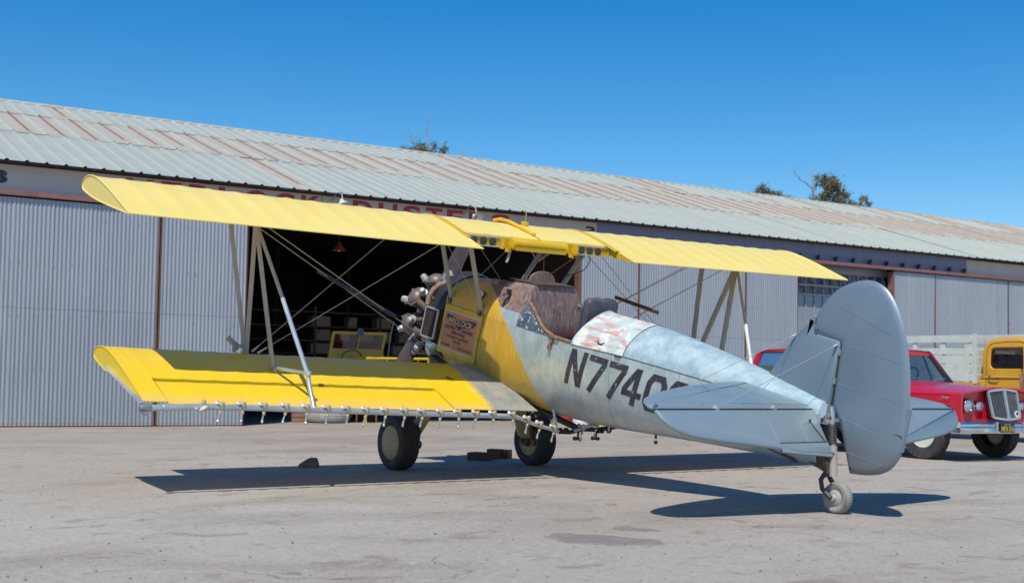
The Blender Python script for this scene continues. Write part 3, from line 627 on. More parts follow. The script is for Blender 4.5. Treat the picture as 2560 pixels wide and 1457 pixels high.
def lower(x, n=29, grow=0):
    zt, zb, zo, hw, nu = sec(x); nl = NL(x); o = []
    for k in range(n):
        t = math.pi * k / (n - 1); c, s = math.cos(t), math.sin(t)
        o.append((x, math.copysign(abs(c) ** (2 / nl), c) * (hw + grow), zb - (zb - zo + grow) * abs(s) ** (2 / nl)))
    return o
XS = [.02 - .067 * k for k in range(81)]
b = MB(); b.loft([lower(x) for x in XS], False, False)
b.loft([upper(x) for x in np.linspace(.02, -1.44, 24)], False, False)
fuse = part(b, 'fuselage', 'fuse', 40)
b = MB(); b.loft([upper(x, 17, .003) for x in np.linspace(-2.40, -3.14, 16)], False, False)
head = part(b, 'headrest_fairing', 'headrest', 40, None, 'white primed headrest fairing smeared with red paint')
b = MB(); b.loft([upper(x, 17, .001) for x in np.linspace(-3.13, -5.31, 34)], False, False); b.add(upper(-5.31, 17), [tuple(range(17))])
deck = part(b, 'turtledeck', 'deck', 40)
# seams and rivets
b = MB()
for s in (1, -1):
    b.tube([(x, s * (sec(x)[3] + .002), sec(x)[1]) for x in np.linspace(-2.40, -5.2, 30)], .004, 5)
b.tube([(x, y, z) for x, y, z in upper(-3.135, 25, .004)], .0035, 5)
part(b, 'deck_seam', 'dark_steel')
b = MB()
for xx in (-.83, -2.98, -3.85): b.tube([(xx, y, z) for x, y, z in lower(xx, 29, .0005)], .003, 5)
part(b, 'skin_lap', 'steel')
rv = MB().lathe([(.006, 0), (.005, .004), (.001, .005)], (0, 0, 0), (0, 1, 0), 6)
b = MB()
for x in np.linspace(-3.25, -5.0, 15):
    q = (x, sec(x)[3] + .001, sec(x)[1] + .025); b.lathe([(.005, 0), (.004, .003), (.001, .004)], (q[0], yside(q[0], q[2]), q[2]), (0, 1, 0), 6)
for x, z in [(-1.46, .28 + .028 * k) for k in range(9)] + [(-2.95, .1 + .03 * k) for k in range(6)]: b.lathe([(.007, 0), (.005, .004), (.001, .005)], (x, yside(x, z), z), (0, 1, 0), 6)
ro = part(b, 'rivets', 'steel', None); ro['kind'] = 'stuff'
for x, z in ((-2.78, .40), (-3.07, .33)):
    b = MB().tube([(x + .045, yside(x + .045, z) + .004, z), (x + .03, yside(x + .03, z - .02) + .012, z - .018), (x - .03, yside(x - .03, z - .02) + .012, z - .018), (x - .045, yside(x - .045, z) + .004, z)], .006, 6)
    part(b, 'hand_slot', 'black')
# nose: firewall, cowl ring, engine
b = MB(); s0 = upper(.02, 17, -.01) + lower(.02, 17, -.01)[::-1][1:-1]; b.add(s0, [tuple(range(len(s0)))]); part(b, 'firewall', 'dark_steel', None)
b = MB(); ring = []
for r, x in ((.615, .03), (.640, .10), (.648, .18), (.640, .25), (.615, .25), (.60, .12), (.56, .02)):
    ring.append([(x, r * .70 * math.cos(t) * (1 + .12 * abs(math.sin(2 * t))), r * math.sin(t)) for t in (math.pi * (-.02 + 1.04 * k / 36) for k in range(37))])
b.loft(ring, False, False); part(b, 'cowl_ring', 'black', 40)
eng = MB(); eng.lathe([(.001, .36), (.16, .36), (.24, .30), (.27, .10), (.27, -.08), (.20, -.16), (.16, -.40), (.001, -.42)], (.62, 0, 0), (1, 0, 0), 28)
engine = part(eng, 'radial_engine', 'barrel', 40)
cyl = MB().lathe([(.085, 0), (.085, .03)] + [q for k in range(9) for q in ((.098, .035 + k * .018), (.098, .042 + k * .018), (.078, .044 + k * .018), (.078, .051 + k * .018))] + [(.09, .20)], (0, 0, .22), (0, 0, 1), 16)
cylm = cyl.mesh('cylinder', M['barrel'], 40)
hb_ = MB().lathe([(.088, 0), (.108, .01), (.108, .02), (.09, .023), (.09, .033), (.108, .036), (.108, .046), (.088, .05), (.075, .075), (.03, .095), (.001, .097)], (0, 0, .42), (0, 0, 1), 16)
rbx = []
for sx, ty in ((.085, .055), (-.085, -.055)):
    hd = MB()
    hd.lathe([(.026, -.005), (.036, .012), (.038, .055), (.034, .080), (.030, .096), (.012, .104), (.001, .104)], (sx, ty, .43), (sx * 2.6, ty * 2.2, .42), 7)
    hd.lathe([(.045, 0), (.045, .010)], (sx * 1.22, ty * 1.25, .452), (sx * 2.6, ty * 2.2, .42), 8)
    rbx.append(hd.mesh('rocker_box', M['cyl_head'], 22))
hbm = hb_.mesh('cylinder_head', M['barrel'], 40)
pr = MB()
for sy in (.05, -.05): pr.tube([(.11, sy * .6, .22), (.13, sy, .40), (.10, sy * 1.2, .47)], .011, 6)
prm_ = pr.mesh('pushrod_tube', M['steel'], 40)
ex = MB().tube([(-.08, .03, .44), (-.17, .05, .45), (-.23, .07, .40), (-.26, .09, .32)], [.030, .034, .034, .036], 10).tube([(-.07, -.05, .44), (-.15, -.06, .40), (-.20, -.07, .28), (-.22, -.06, .16)], .026, 8)
exm = ex.mesh('exhaust_stub', M['grimy'], 40)
for k in range(9):
    a = 2 * math.pi * (k + .46) / 9
    c = put('cylinder', cylm, engine, (.68, 0, 0), (a, 0, 0)); c.scale = (1.05, 1.05, 1.08)
    for nm, me in (('cylinder_head', hbm), ('rocker_box', rbx[0]), ('rocker_box', rbx[1]), ('pushrod_tube', prm_), ('exhaust_stub', exm)):
        put(nm, me, engine, (.68, 0, 0), (a, 0, 0)).scale = (1.12, 1.15, 1.08)
    a2 = a + .35; lead = MB().tube([(.70, -.60 * math.sin(a - .02) * .86, .60 * math.cos(a - .02) * .86), (.74, -.50 * math.sin(a + .16), .50 * math.cos(a + .16)), (.78, -.30 * math.sin(a + .3), .30 * math.cos(a + .3))], .009, 6)
    lead.obj('ignition_lead', 'brass', engine, 50)
part(MB().tube([(.30, .40 * math.cos(t), .47 * math.sin(t)) for t in np.linspace(-1.15, 1.75, 26)], [.045 + .012 * k / 25 for k in range(26)], 12), 'exhaust_collector', 'exhaust', 50)
part(MB().tube([(.33, .46, .20), (.33, .455, .30), (.31, .42, .385), (.28, .36, .45), (.2, .30, .50)], .035, 12), 'cooler_duct', 'exhaust', 50)
oc = MB().hexa([(.10, .40, -.165), (.10, .47, -.165), (.375, .47, -.175), (.375, .40, -.175), (.06, .40, .18), (.06, .47, .18), (.325, .47, .18), (.325, .40, .18)])
cool = part(oc, 'oil_cooler', 'dark_steel', None)
fr = MB(); P4 = [(.10, .473, -.165), (.375, .473, -.175), (.325, .473, .18), (.06, .473, .18)]
for i in range(4): fr.span(P4[i], P4[(i + 1) % 4], .02, .018, (0, 1, 0))
fr.obj('cooler_frame', 'alloy', cool, None)
b = MB()
for k in range(16): t = (k + .5) / 16; b.span(tuple(np.array(P4[0]) * (1 - t) + np.array(P4[1]) * t), tuple(np.array(P4[3]) * (1 - t) + np.array(P4[2]) * t), .005, .004, (0, 1, 0))
b.obj('cooler_core', 'wood_dark', cool, None)
part(MB().lathe([(.09, 0), (.10, .04), (.07, .12), (.03, .16), (.001, .17)], (.22, .36, -.23), (.2, .3, -1), 16), 'oil_sump', 'alloy', 40)
b = MB()
for k in range(11):
    a = random.uniform(-.4, 2.6); p0 = Vector((.06, .36 * math.cos(a), .45 * math.sin(a))); p1 = Vector((.45, .28 * math.cos(a + .3), .30 * math.sin(a + .3)))
    b.tube([p0, p0.lerp(p1, .4) + Vector((0, random.uniform(-.03, .05), random.uniform(-.04, .04))), p1], random.choice((.010, .014, .018)), 6)
for s in (1, -1):
    for q in ((.02, s * .36, .30), (.02, s * .36, -.32)): b.tube([q, (.42, s * .22, q[2] * .7)], .016, 8); b.tube([q, (.42, -s * .05, q[2] * .8)], .016, 8)
b.box((.18, .12, .12), (.16, .2, .22)); b.box((.16, .30, -.28), (.14, .12, .14)); b.box((.2, -.1, .3), (.14, .2, .16))
part(b, 'engine_plumbing', 'grimy', 40)
b = MB()
for yy in (.24, .33): b.tube([(.40, yy, -.30), (.20, yy + .06, -.42), (.0, yy + .06, -.45)], .03, 8)
b.lathe([(.05, 0), (.06, .1), (.05, .24)], (.42, .22, -.52), (-.3, .2, .9), 12)
part(b, 'exhaust_pipe', 'grimy', 40)
# propeller
prop = part(MB().lathe([(.001, .16), (.05, .15), (.07, .08), (.09, 0), (.09, -.10)], (.98, 0, 0), (1, 0, 0), 16), 'propeller', 'steel', 40)
for sg in (1, -1):
    dirv = Vector((0, .40, -.916)).normalized() * sg; side = Vector((0, .916, .40)) * sg; secs = []
    for r, c, th, pit in ((.10, .06, .06, 1.0), (.22, .11, .05, .9), (.42, .17, .035, .75), (.70, .19, .026, .55), (1.0, .18, .018, .42), (1.22, .14, .012, .33), (1.31, .06, .006, .3)):
        o = Vector((1.0, 0, 0)) + dirv * r; e1 = (side * math.cos(pit) + Vector((1, 0, 0)) * math.sin(pit) * sg); e2 = dirv.normalized().cross(e1).normalized()
        secs.append([o + e1 * c / 2 * math.cos(t) + e2 * th / 2 * math.sin(t) for t in (2 * math.pi * k / 12 for k in range(12))])
    MB().loft(secs[:3]).obj('blade_root', 'blade_grey', prop, 50); MB().loft(secs[2:]).obj('blade', 'blade_dark', prop, 50)
# hopper, lid, cockpit
hs_ = [[(-.86, .40, .26), (-.88, .375, .44), (-.92, .33, .62), (-.94, .22, .705), (-.94, 0, .72)], [(-1.20, .405, .26), (-1.20, .385, .48), (-1.20, .33, .66), (-1.20, .27, .725), (-1.20, 0, .735)],
       [(-1.525, .40, .26), (-1.505, .365, .50), (-1.46, .305, .69), (-1.445, .268, .738), (-1.445, 0, .748)]]
hs2 = [h_ + [(x, -y, z) for x, y, z in h_[::-1][1:]] for h_ in hs_]
b = MB(); b.loft(hs2, False, False); n9 = len(hs2[0])
rear = hs2[2]; b.add(rear + [(-1.58, .40, .0), (-1.62, .36, -.3), (-1.62, -.36, -.3), (-1.58, -.40, .0)], [tuple(range(n9)) + (n9 + 3, n9 + 0)[::1], (n9, n9 + 1, n9 + 2, n9 + 3)][:2])
b.add(hs2[0], [tuple(range(n9))[::-1]])
hop = part(b, 'hopper', 'hopper', 25, None, 'rust brown painted hopper box with pale runs')
b = MB().span((-.93, -.0, .732), (-1.47, -.0, .753), .50, .014); b.obj('lid_rim', 'wood_dark', hop, None)
b = MB(); P = [(-1.18 - .0, .17 * math.cos(t), .750 + .105 * math.sin(t)) for t in np.linspace(0, math.pi, 17)]; b.prism(P, (-.02, 0, 0))
lid = b.obj('hopper_lid', 'hopper', hop, None); MB().tube([(x - .01, y, z + .003) for x, y, z in P], .011, 6).obj('lid_edge', 'leather', lid, 40)
MB().tube([(-1.18, .20, .765), (-1.18, .21, .80), (-1.18, .25, .80), (-1.18, .255, .765)], .007, 6).obj('lid_catch', 'steel', hop, 40)
b = MB(); q0 = Vector((-1.16, .375, .56))
b.tube([q0 + Vector((.015, .0, .08)), q0 + Vector((0, .014, .0)), q0 + Vector((.035, .03, -.06)), q0 + Vector((.06, .035, -.115))], .012, 6); b.tube([q0 + Vector((.10, .02, .0)), q0 + Vector((.02, .02, .03)), q0], .008, 6); b.lathe([(.022, -.02), (.022, .02)], q0 + Vector((.012, .01, .06)), (0, 1, 0), 10)
b.obj('toggle_clamp', 'black', hop, 40)
b = MB(); b.span((-.74, .345, .655), (-.86, .345, .672), .02, .06); b.span((-.80, .33, .69), (-.72, .33, .66), .06, .02); b.obj('hopper_flange', 'hopper', hop, None)
# cockpit tub, coamings and seat
zcut = lambda x: float(np.interp(x, [-2.41, -2.1, -1.9, -1.755, -1.6, -1.44], [.305, .303, .345, .42, .50, .56]))
b = MB(); secs = []
for x in np.linspace(-1.44, -2.41, 16):
    zc = zcut(x); zb = sec(x)[1]; zz = np.linspace(zb, max(zc, zb + .001), 6)
    secs.append([(x, yside(x, z) + .0005, z) for z in zz])
for s in (1, -1): coam = part(MB().loft([[(x, s * y, z) for x, y, z in q] for q in secs], False, False), 'cockpit_side', 'blue_chip', 40, None, 'chipped dark blue cockpit side panel')
for s in (1, -1): part(MB().tube([(x, s * (yside(x, max(zcut(x), sec(x)[1])) - .004), zcut(x) + .008) for x in np.linspace(-1.47, -2.40, 22)], [.020 + .006 * math.sin(k * 2.1) * .3 for k in range(22)], 8), 'padded_sill', 'leather', 50)
b = MB(); b.loft([[(x, y * .95, z if k not in (0, 28) else z) for k, (x, y, z) in enumerate(lower(x, 29, -.02))] for x in np.linspace(-1.46, -2.46, 8)], False, False)
part(b, 'cockpit_tub', 'dark_int', 40)
b = MB(); q = lower(-2.44, 29, -.01) + upper(-2.44, 17, -.01)[::-1][1:-1]; b.add(q, [tuple(range(len(q)))]); b.box((-1.66, 0, .18), (.02, .72, .12)); part(b, 'bulkhead', 'dark_int', None)
b = MB(); b.tube([(-1.62, -.2, .20), (-1.72, .1, .22), (-1.70, .34, .2)], .012, 6); b.tube([(-2.0, 0, -.1), (-1.98, 0, .2), (-1.96, 0, .30)], .014, 8); b.box((-1.70, .18, .10), (.03, .26, .12)); part(b, 'cockpit_fittings', 'steel', 40)
# seat back: big padded crash panel with inner pad
def pad(x, wd, z0, z1, th, lean=.07, r=.06):
    b = MB(); pillow(b, [(a, c) for a, c in rrect(wd, z1 - z0, r, 5)], lambda a, c, o: (x - lean * (c / (z1 - z0)) * 2 + o, a, (z0 + z1) / 2 + c), th, .03); return b
b = pad(-2.235, .42, .16, .755, .05, .015, .07); seat = part(b, 'seat_back', 'seat_black', 50)
b = MB(); b.tube([(-2.17, -.19, .30), (-2.175, -.19, .62), (-2.175, -.15, .70), (-2.175, .15, .70), (-2.175, .19, .62), (-2.17, .19, .30)], .018, 8); b.span((-2.18, -.17, .67), (-2.18, .17, .67), .03, .05)
b.obj('pad_roll', 'seat_black', seat, 50)
pad(-2.20, .32, .2, .64, .025, .01, .05).obj('pad_face', 'seat_olive', seat, 50)
for yy in (.07, -.07): MB().prism([(-2.265, yy - .035, .765), (-2.265, yy + .035, .765), (-2.275, yy, .715)], (.012, 0, 0)).obj('harness_strap', 'seat_olive', seat, None)
b = MB(); b.loft([upper(x, 17, g_, .02, math.pi - .02) for x, g_ in ((-2.33, -.07), (-2.345, -.05), (-2.40, -.012), (-2.43, -.005))], False, False); part(b, 'fairing_lip', 'seat_olive', 50)
part(MB().tube(upper(-2.395, 25, .004), .009, 6), 'fairing_bead', 'deck', 50)
b = MB()
for k in range(5):
    p = Vector((-2.09 + random.uniform(-.02, .02), .44, .29)); b.tube([p, p + Vector((.01, .012, -.05)), p + Vector((random.uniform(.0, .05), .016, -.10 - random.uniform(0, .05)))], .012, 5)
b.tube([(-2.02, .43, .30), (-2.08, .45, .315), (-2.2, .445, .31)], .02, 6); part(b, 'sill_lashing', 'leather', 50)
# company placard on the nose
pl = MB(); TL, TR, BR, BL = [np.array(q) for q in ((-.026, .215), (-.762, .226), (-.687, -.226), (.045, -.24))]
def pq(u, v, off=.004):
    a = (TL * (1 - u) + TR * u) * v + (BL * (1 - u) + BR * u) * (1 - v); return (a[0], max(yside(a[0], a[1]), .405) + .004 + off, a[1])
def grid(mb, u0, u1, v0, v1, off, nu_=8, nv=6): mb.loft([[pq(u0 + (u1 - u0) * i / nu_, v0 + (v1 - v0) * j / nv, off) for i in range(nu_ + 1)] for j in range(nv + 1)], False, False)
grid(pl, -.06, 1.06, -.13, 1.14, .000); plate = part(pl, 'access_panel', 'yellow_paint', 40)
b = MB()
for q in ((-.05, 1.12), (1.05, 1.12), (1.05, -.12), (-.05, -.12), (.5, 1.12), (.5, -.12), (-.05, .5), (1.05, .5)): b.lathe([(.008, 0), (.006, .005), (.001, .006)], pq(*q, .0), (0, 1, 0), 6)
b.tube([pq(u, 1.145, -.003) for u in np.linspace(-.07, 1.07, 12)], .004, 5); b.tube([pq(1.075, v, -.003) for v in np.linspace(-.14, 1.14, 10)], .004, 5); b.obj('panel_screws', 'grimy', plate, None)
b = MB(); grid(b, 0, 1, 0, 1, .004); b.obj('placard_border', 'sign_white', plate, None)
b = MB(); grid(b, .018, .982, .03, .97, .006); b.obj('placard', 'sign_orange', plate, None)
def on(mb, pts, faces, off): mb.add([pq(u, v, off) for u, v in pts], faces)
wing_l = [(.09, .905), (.16, .90), (.26, .885), (.38, .855), (.50, .835), (.62, .855), (.74, .885), (.86, .90), (.95, .885), (.935, .86), (.93, .83), (.905, .80), (.90, .77), (.87, .745), (.85, .71), (.80, .69), (.70, .665), (.61, .66), (.585, .645), (.57, .62), (.55, .61), (.535, .585), (.515, .575), (.50, .545), (.485, .575), (.465, .585), (.45, .61), (.43, .62), (.415, .645), (.39, .66), (.30, .67), (.20, .69), (.15, .715), (.13, .75), (.105, .77), (.10, .81), (.08, .83), (.085, .87)]
b = MB(); on(b, wing_l, [tuple(range(len(wing_l)))], .0085); b.obj('wings_emblem', 'sign_blue', plate, None)
def words(s_, u0, u1, v0, v1, mat, bold=.02, shear=0.0, arch=0.0):
    v, f = text(s_, 1, bold, 1.0, shear); q = fit(v, u0, u1, v0, v1); b = MB()
    on(b, [(a, c + arch * (1 - ((a - .5) / .42) ** 2)) for a, c in q], f, .011); b.obj('placard_lettering', mat, plate, None)
words('MEDLOCK', .145, .865, .70, .855, 'sign_cream', .03, .12, -.012)
words('DUSTING', .10, .40, .545, .625, 'sign_blue', .02); words('SEEDING', .60, .91, .545, .625, 'sign_blue', .02)
words('SPRAYING', .31, .70, .435, .515, 'sign_blue', .02); words('UNIVERSITY AIRPORT', .17, .83, .325, .395, 'sign_blue', .006)
words('DAVIS', .39, .61, .215, .295, 'sign_blue', .008); words('WILLIAMS', .04, .30, .085, .15, 'sign_blue', .002); words('AND', .40, .48, .09, .125, 'sign_blue', .0); words('KNIGHTS LANDING', .54, .965, .085, .15, 'sign_blue', .002)
# pressure gauge by the cabane strut
b = MB().lathe([(.040, 0), (.044, .015), (.040, .03), (.036, .032)], (-.655, .385, .50), (-.35, .9, .1), 18); ga = part(b, 'pressure_gauge', 'dark_steel', 40)
MB().lathe([(.037, .0335), (.001, .035)], (-.655, .385, .50), (-.35, .9, .1), 18).obj('dial', 'glass_dial', ga, None)
part(MB().tube([(-.66, .40, .46), (-.70, .42, .38), (-.72, .44, .33)], .014, 6).box((-.72, .44, .33), (.04, .03, .07)), 'gauge_line', 'leather', 40)
# registration letters painted on the flank
def band(pts, wd):   # polyline stroke to quads with mitred corners
    P = [Vector(q) for q in pts]; L = []; R = []
    for i, q in enumerate(P):
        d1 = (q - P[i - 1]).normalized() if i else (P[1] - q).normalized(); d2 = (P[i + 1] - q).normalized() if i < len(P) - 1 else d1
        nn = Vector((-d1.y - d2.y, d1.x + d2.x)).normalized(); k = wd / 2 / max(.4, nn.dot(Vector((-d1.y, d1.x)))); L.append(q + nn * k); R.append(q - nn * k)
    return L, R
def glyph_mesh(strokes, x_left, wd, side=1):
    b = MB()
    for st, sw in strokes:
        L, R = band([(px_ * wd, pz * .372) for px_, pz in st], sw)
        for i in range(len(L) - 1):
            for k in range(6):
                t0, t1 = k / 6, (k + 1) / 6; quad = []
                for q in (L[i].lerp(L[i + 1], t0), L[i].lerp(L[i + 1], t1), R[i].lerp(R[i + 1], t1), R[i].lerp(R[i + 1], t0)):
                    z = -.11 + q.y; x = x_left - q.x * side + .27 * (1 - q.y / .372) * .37 * side; quad.append((x, side * (yside(x, z) + .0035), z))
                b.add(quad, [(0, 1, 2, 3)])
    return b
W_ = .062
N_ = [([(.12, -.0), (.12, 1.0)], W_), ([(.16, .97), (.86, .03)], W_), ([(.9, 0), (.9, 1.0)], W_)]
S7 = [([(0, .91), (.88, .91), (.88, .80), (.36, .0)], W_)]
F4 = [([(.62, 0), (.62, 1.0)], W_), ([(.56, .97), (.10, .40), (.10, .30), (1.0, .30)], W_ * .95)]
Z0 = [([(.5, .91), (.25, .91), (.10, .74), (.10, .24), (.25, .08), (.72, .08), (.88, .24), (.88, .74), (.72, .91), (.5, .91)], W_)]
N9 = [([(.88, .45), (.25, .45), (.10, .58), (.10, .76), (.25, .91), (.72, .91), (.88, .76), (.88, .24), (.72, .08), (.20, .08)], W_)]
for nm, gl, xl, wd in (('N', N_, -2.43, .235), ('7', S7, -2.705, .255), ('7', S7, -2.99, .24), ('4', F4, -3.235, .245), ('0', Z0, -3.515, .235), ('9', N9, -3.79, .235)):
    part(glyph_mesh(gl, xl, wd), 'registration_letter', 'letter_black', None)

# ------------------------------------------------------------------ wings
ctop = [(0, .095), (.006, .135), (.02, .158), (.04, .174), (.08, .195), (.137, .210), (.20, .217), (.258, .216), (.373, .197), (.483, .168), (.627, .128), (.817, .064), (.92, .029), (1, .004)]
cbot = [(0, .095), (.008, .070), (.03, .058), (.07, .046), (.126, .036), (.30, .014), (.61, .0), (.85, -.004), (1, -.004)]
pt_ = np.polyfit(np.sqrt([c for c, z in ctop]), [z for c, z in ctop], 7); pbm = np.polyfit(np.sqrt([c for c, z in cbot]), [z for c, z in cbot], 6)
ztop = lambda c: float(np.polyval(pt_, math.sqrt(c))); zbot = lambda c: float(np.polyval(pbm, math.sqrt(c)))
CS = [((1 - math.cos(math.pi * k / 22)) / 2) ** 1.25 for k in range(23)]
def airfoil(le, te, zt0, y, sag=0.0, c0=0.0, c1=1.0, flat_rear=True):
    cs = [c for c in CS if c0 <= c <= c1]
    if cs[0] > c0 + 1e-6: cs = [c0] + cs
    if cs[-1] < c1 - 1e-6: cs.append(c1)
    x = lambda c: le + (te - le) * c
    up = [(x(c), y, zt0 + ztop(c) - sag * min(1, c * 8 + .35) * min(1, (1 - c) * 4)) for c in cs[::-1]]
    lo = [(x(c), y, zt0 + min(zbot(c), ztop(c) - .003)) for c in (cs[1:] if c0 == 0 else cs)]
    return up + lo
def wing(mb, y0, y1, le, te, zf, rib=.29, sg=1, c0=0.0, c1=1.0, sagm=.007, nper=6):
    n = max(2, int(round((y1 - y0) / rib))); ys = np.linspace(y0, y1, n * nper + 1)
    secs = [airfoil(le(y) if callable(le) else le, te(y) if callable(te) else te, zf(y), sg * y, sagm * (1 - abs(2 * ((k / nper) % 1) - 1) ** 3 * 1.0) if k % nper else 0.0, c0, c1) for k, y in enumerate(ys)]
    mb.loft(secs)
zu = lambda y: 1.0733 + .0067 * y
zl = lambda y: -.5378 + .0217 * y
ULE, UTE, LLE, LTE = -.068, -1.488, -.375, -1.850
for s, lb in ((1, None), (-1, None)):
    b = MB(); wing(b, 1.02, 4.665, ULE, UTE, zu, .29, s); uw = part(b, 'upper_wing', 'yellow_upper', 40)
    b = MB(); b.tube([(ULE + (UTE - ULE) * c, s * 4.666, zu(4.66) + (ztop(c) - .002)) for c in CS[::-1]] + [(ULE + (UTE - ULE) * c, s * 4.666, zu(4.66) + zbot(c) + .002) for c in CS[1:]], .007, 6); b.obj('tip_edge', 'yellow_upper', uw, 50)
    b = MB(); b.loft([[(ULE + (UTE - ULE) * c * (.66 if c > .99 else 1), s * yy, zu(1) + ztop(c) + h_) for c in CS[2:17]] for yy, h_ in ((.975, .0), (.985, .008), (1.035, .008), (1.045, .0))], False, False); part(b, 'gap_strip', 'strip', 40)
b = MB(); cc = (-1.0 - ULE) / (UTE - ULE)
for y0, y1 in ((-1.02, 0), (0, 1.02)): wing(b, y0, y1, ULE, UTE, lambda y: 1.0733 + .0067 * abs(y), .34, 1, 0, cc, .004)
cs_ = part(b, 'center_section', 'yellow_upper', 40)
# root ribs of the outer panels at the cut-out
for s in (1, -1):
    b = MB(); cl = [cc + (1 - cc) * k / 8 for k in range(9)]
    b.prism([(ULE + (UTE - ULE) * c, s * 1.019, zu(1) + ztop(c) - .001) for c in cl] + [(ULE + (UTE - ULE) * c, s * 1.019, zu(1) + zbot(c) + .001) for c in cl[::-1]][1:], (0, -s * .006, 0)); part(b, 'root_rib', 'yellow_paint', None)
# fuel sight gauge boxes and header tube in the cut-out
zc0 = 1.075
for s in (1, -1):
    b = MB().box((-1.015, s * .765, zc0 + .048), (.05, .46, .098)); bx = part(b, 'gauge_box', 'yellow_paint', None)
    fr = MB()
    for z in (0, .098): fr.box((-1.043, s * .765, zc0 + z), (.012, .47, .012))
    for y in (.53, 1.0): fr.box((-1.043, s * y, zc0 + .049), (.012, .012, .11))
    fr.obj('gauge_frame', 'alloy', bx, None)
    for yy in (.60, .72, .84) if s < 0 else (.62, .74, .86):
        MB().lathe([(.042, 0), (.044, .008), (.036, .010)], (-1.040, s * yy, zc0 + .05), (-1, 0, 0), 20).lathe([(.036, .004), (.001, .004)], (-1.040, s * yy, zc0 + .05), (-1, 0, 0), 20).obj('sight_hole', 'dark_steel', bx, 40)
hdm_ = part(MB().lathe([(.050, -.36), (.056, -.355), (.056, .355), (.050, .36)], (-1.03, -.02, 1.125), (0, 1, 0), 28), 'header_tank', 'yellow_paint', 40)
MB().box((-1.045, -.02, 1.082), (.07, .70, .055)).obj('tank_cradle', 'yellow_paint', hdm_, None)
for y in (.44, -.43):
    b = MB().box((-1.00, y, 1.12), (.02, .14, .11)).box((-1.06, y + .07 * (1 if y > 0 else -1), 1.11), (.10, .012, .10)).span((-1.11, y - .08, 1.085), (-1.11, y + .07, 1.085), .014, .014)
    b.lathe([(.05, 0), (.05, .012)], (-1.06, y - .07 * (1 if y > 0 else -1), 1.12), (0, 1, 0), 16).box((-1.06, y - .02, 1.055), (.06, .03, .05)); part(b, 'tank_bracket', 'yellow_paint', 40)
b = MB(); b.tube([(-.18, .05, 1.30), (-.30, .04, 1.325), (-.45, .025, 1.318), (-.62, .01, 1.288), (-.78, -.005, 1.258), (-.86, -.012, 1.238), (-.92, -.018, 1.22)], [.018, .022, .022, .021, .019, .014, .01], 10); b.tube([(-.92, -.018, 1.22), (-1.0, -.03, 1.20), (-1.06, -.035, 1.168), (-1.08, -.036, 1.13)], .007, 6)
b.lathe([(.02, 0), (.025, .02), (.012, .03)], (-.90, -.015, 1.225), (0, 0, 1), 10); part(b, 'vent_tube', 'yellow_paint', 50)
b = MB().lathe([(.03, 0), (.035, .01), (.045, .03), (.045, .045), (.02, .05)], (-.42, -.22, 1.285), (0, 0, 1), 16); fc = part(b, 'fuel_cap', 'yellow_paint', 40)
MB().tube([(-.42, -.22, 1.33), (-.42, -.22, 1.41), (-.42, -.215, 1.44), (-.41, -.20, 1.46)], .005, 6).obj('cap_wire', 'brass', fc, 40)
part(MB().span((-.95, .30, 1.07), (-.99, .36, .91), .03, .012), 'drain_stick', 'strut_grey', None)
# lower wings with ailerons
ch = (-1.392 - LLE) / (LTE - LLE)
for s in (1, -1):
    b = MB(); wing(b, .30, 1.33, LLE, LTE, zl, .26, s, 0, 1, .004); wing(b, 1.33, 4.29, LLE, LTE, zl, .296, s, 0, ch, .005); wing(b, 4.29, 4.494, LLE, LTE, zl, .2, s, 0, 1, .002)
    lw = part(b, 'lower_wing', 'yellow_lower', 40)
    b = MB(); b.tube([(LLE + (LTE - LLE) * c, s * 4.495, zl(4.49) + ztop(c) - .002) for c in CS[::-1]] + [(LLE + (LTE - LLE) * c, s * 4.495, zl(4.49) + zbot(c) + .002) for c in CS[1:]], .006, 6); b.obj('tip_edge', 'yellow_lower', lw, 50)
    b = MB(); secs = []
    n = 60
    for k in range(n + 1):
        y = 1.345 + (4.278 - 1.345) * k / n; te_ = LTE - .012; cu = [(ch + .022) + (1 - ch - .022) * q for q in (0, .03, .12, .3, .5, .7, .85, 1)]
        up = [(LLE + (te_ - LLE) * c, s * y, zl(y) + ztop(c) - .014 * (c - ch) / (1 - ch) - (.012 if j == 0 else .004 * (j == 1)) - .003 * (k % 6 > 0)) for j, c in enumerate(cu)]
        lo = [(x, yy, z - max(.004, .07 * (1 - (c - ch) / (1 - ch)))) for (x, yy, z), c in zip(up, cu)]
        secs.append(up[::-1] + lo)
    b.loft(secs); part(b, 'aileron', 'yellow_lower', 40)
    b = MB(); b.span((LLE + (LTE - LLE) * (ch + .012), s * 1.336, zl(1.34) + ztop(ch) - .046), (LLE + (LTE - LLE) * (ch + .012), s * 4.284, zl(4.28) + ztop(ch) - .046), .055, .03); part(b, 'gap_filler', 'black', None)  # added black bar: darkens the aileron gap and stops light leaking through
    for y in (2.62,): part(MB().box((-1.40, s * y, zl(y) + ztop(ch) - .004), (.035, .05, .012)), 'aileron_hinge', 'grimy', None)
part(MB().tube([(-1.12, 1.02, zl(1) + .172), (-1.17, .98, zl(1) + .166), (-1.20, .99, zl(1) + .160)], .007, 5), 'fabric_tear', 'black', 50)

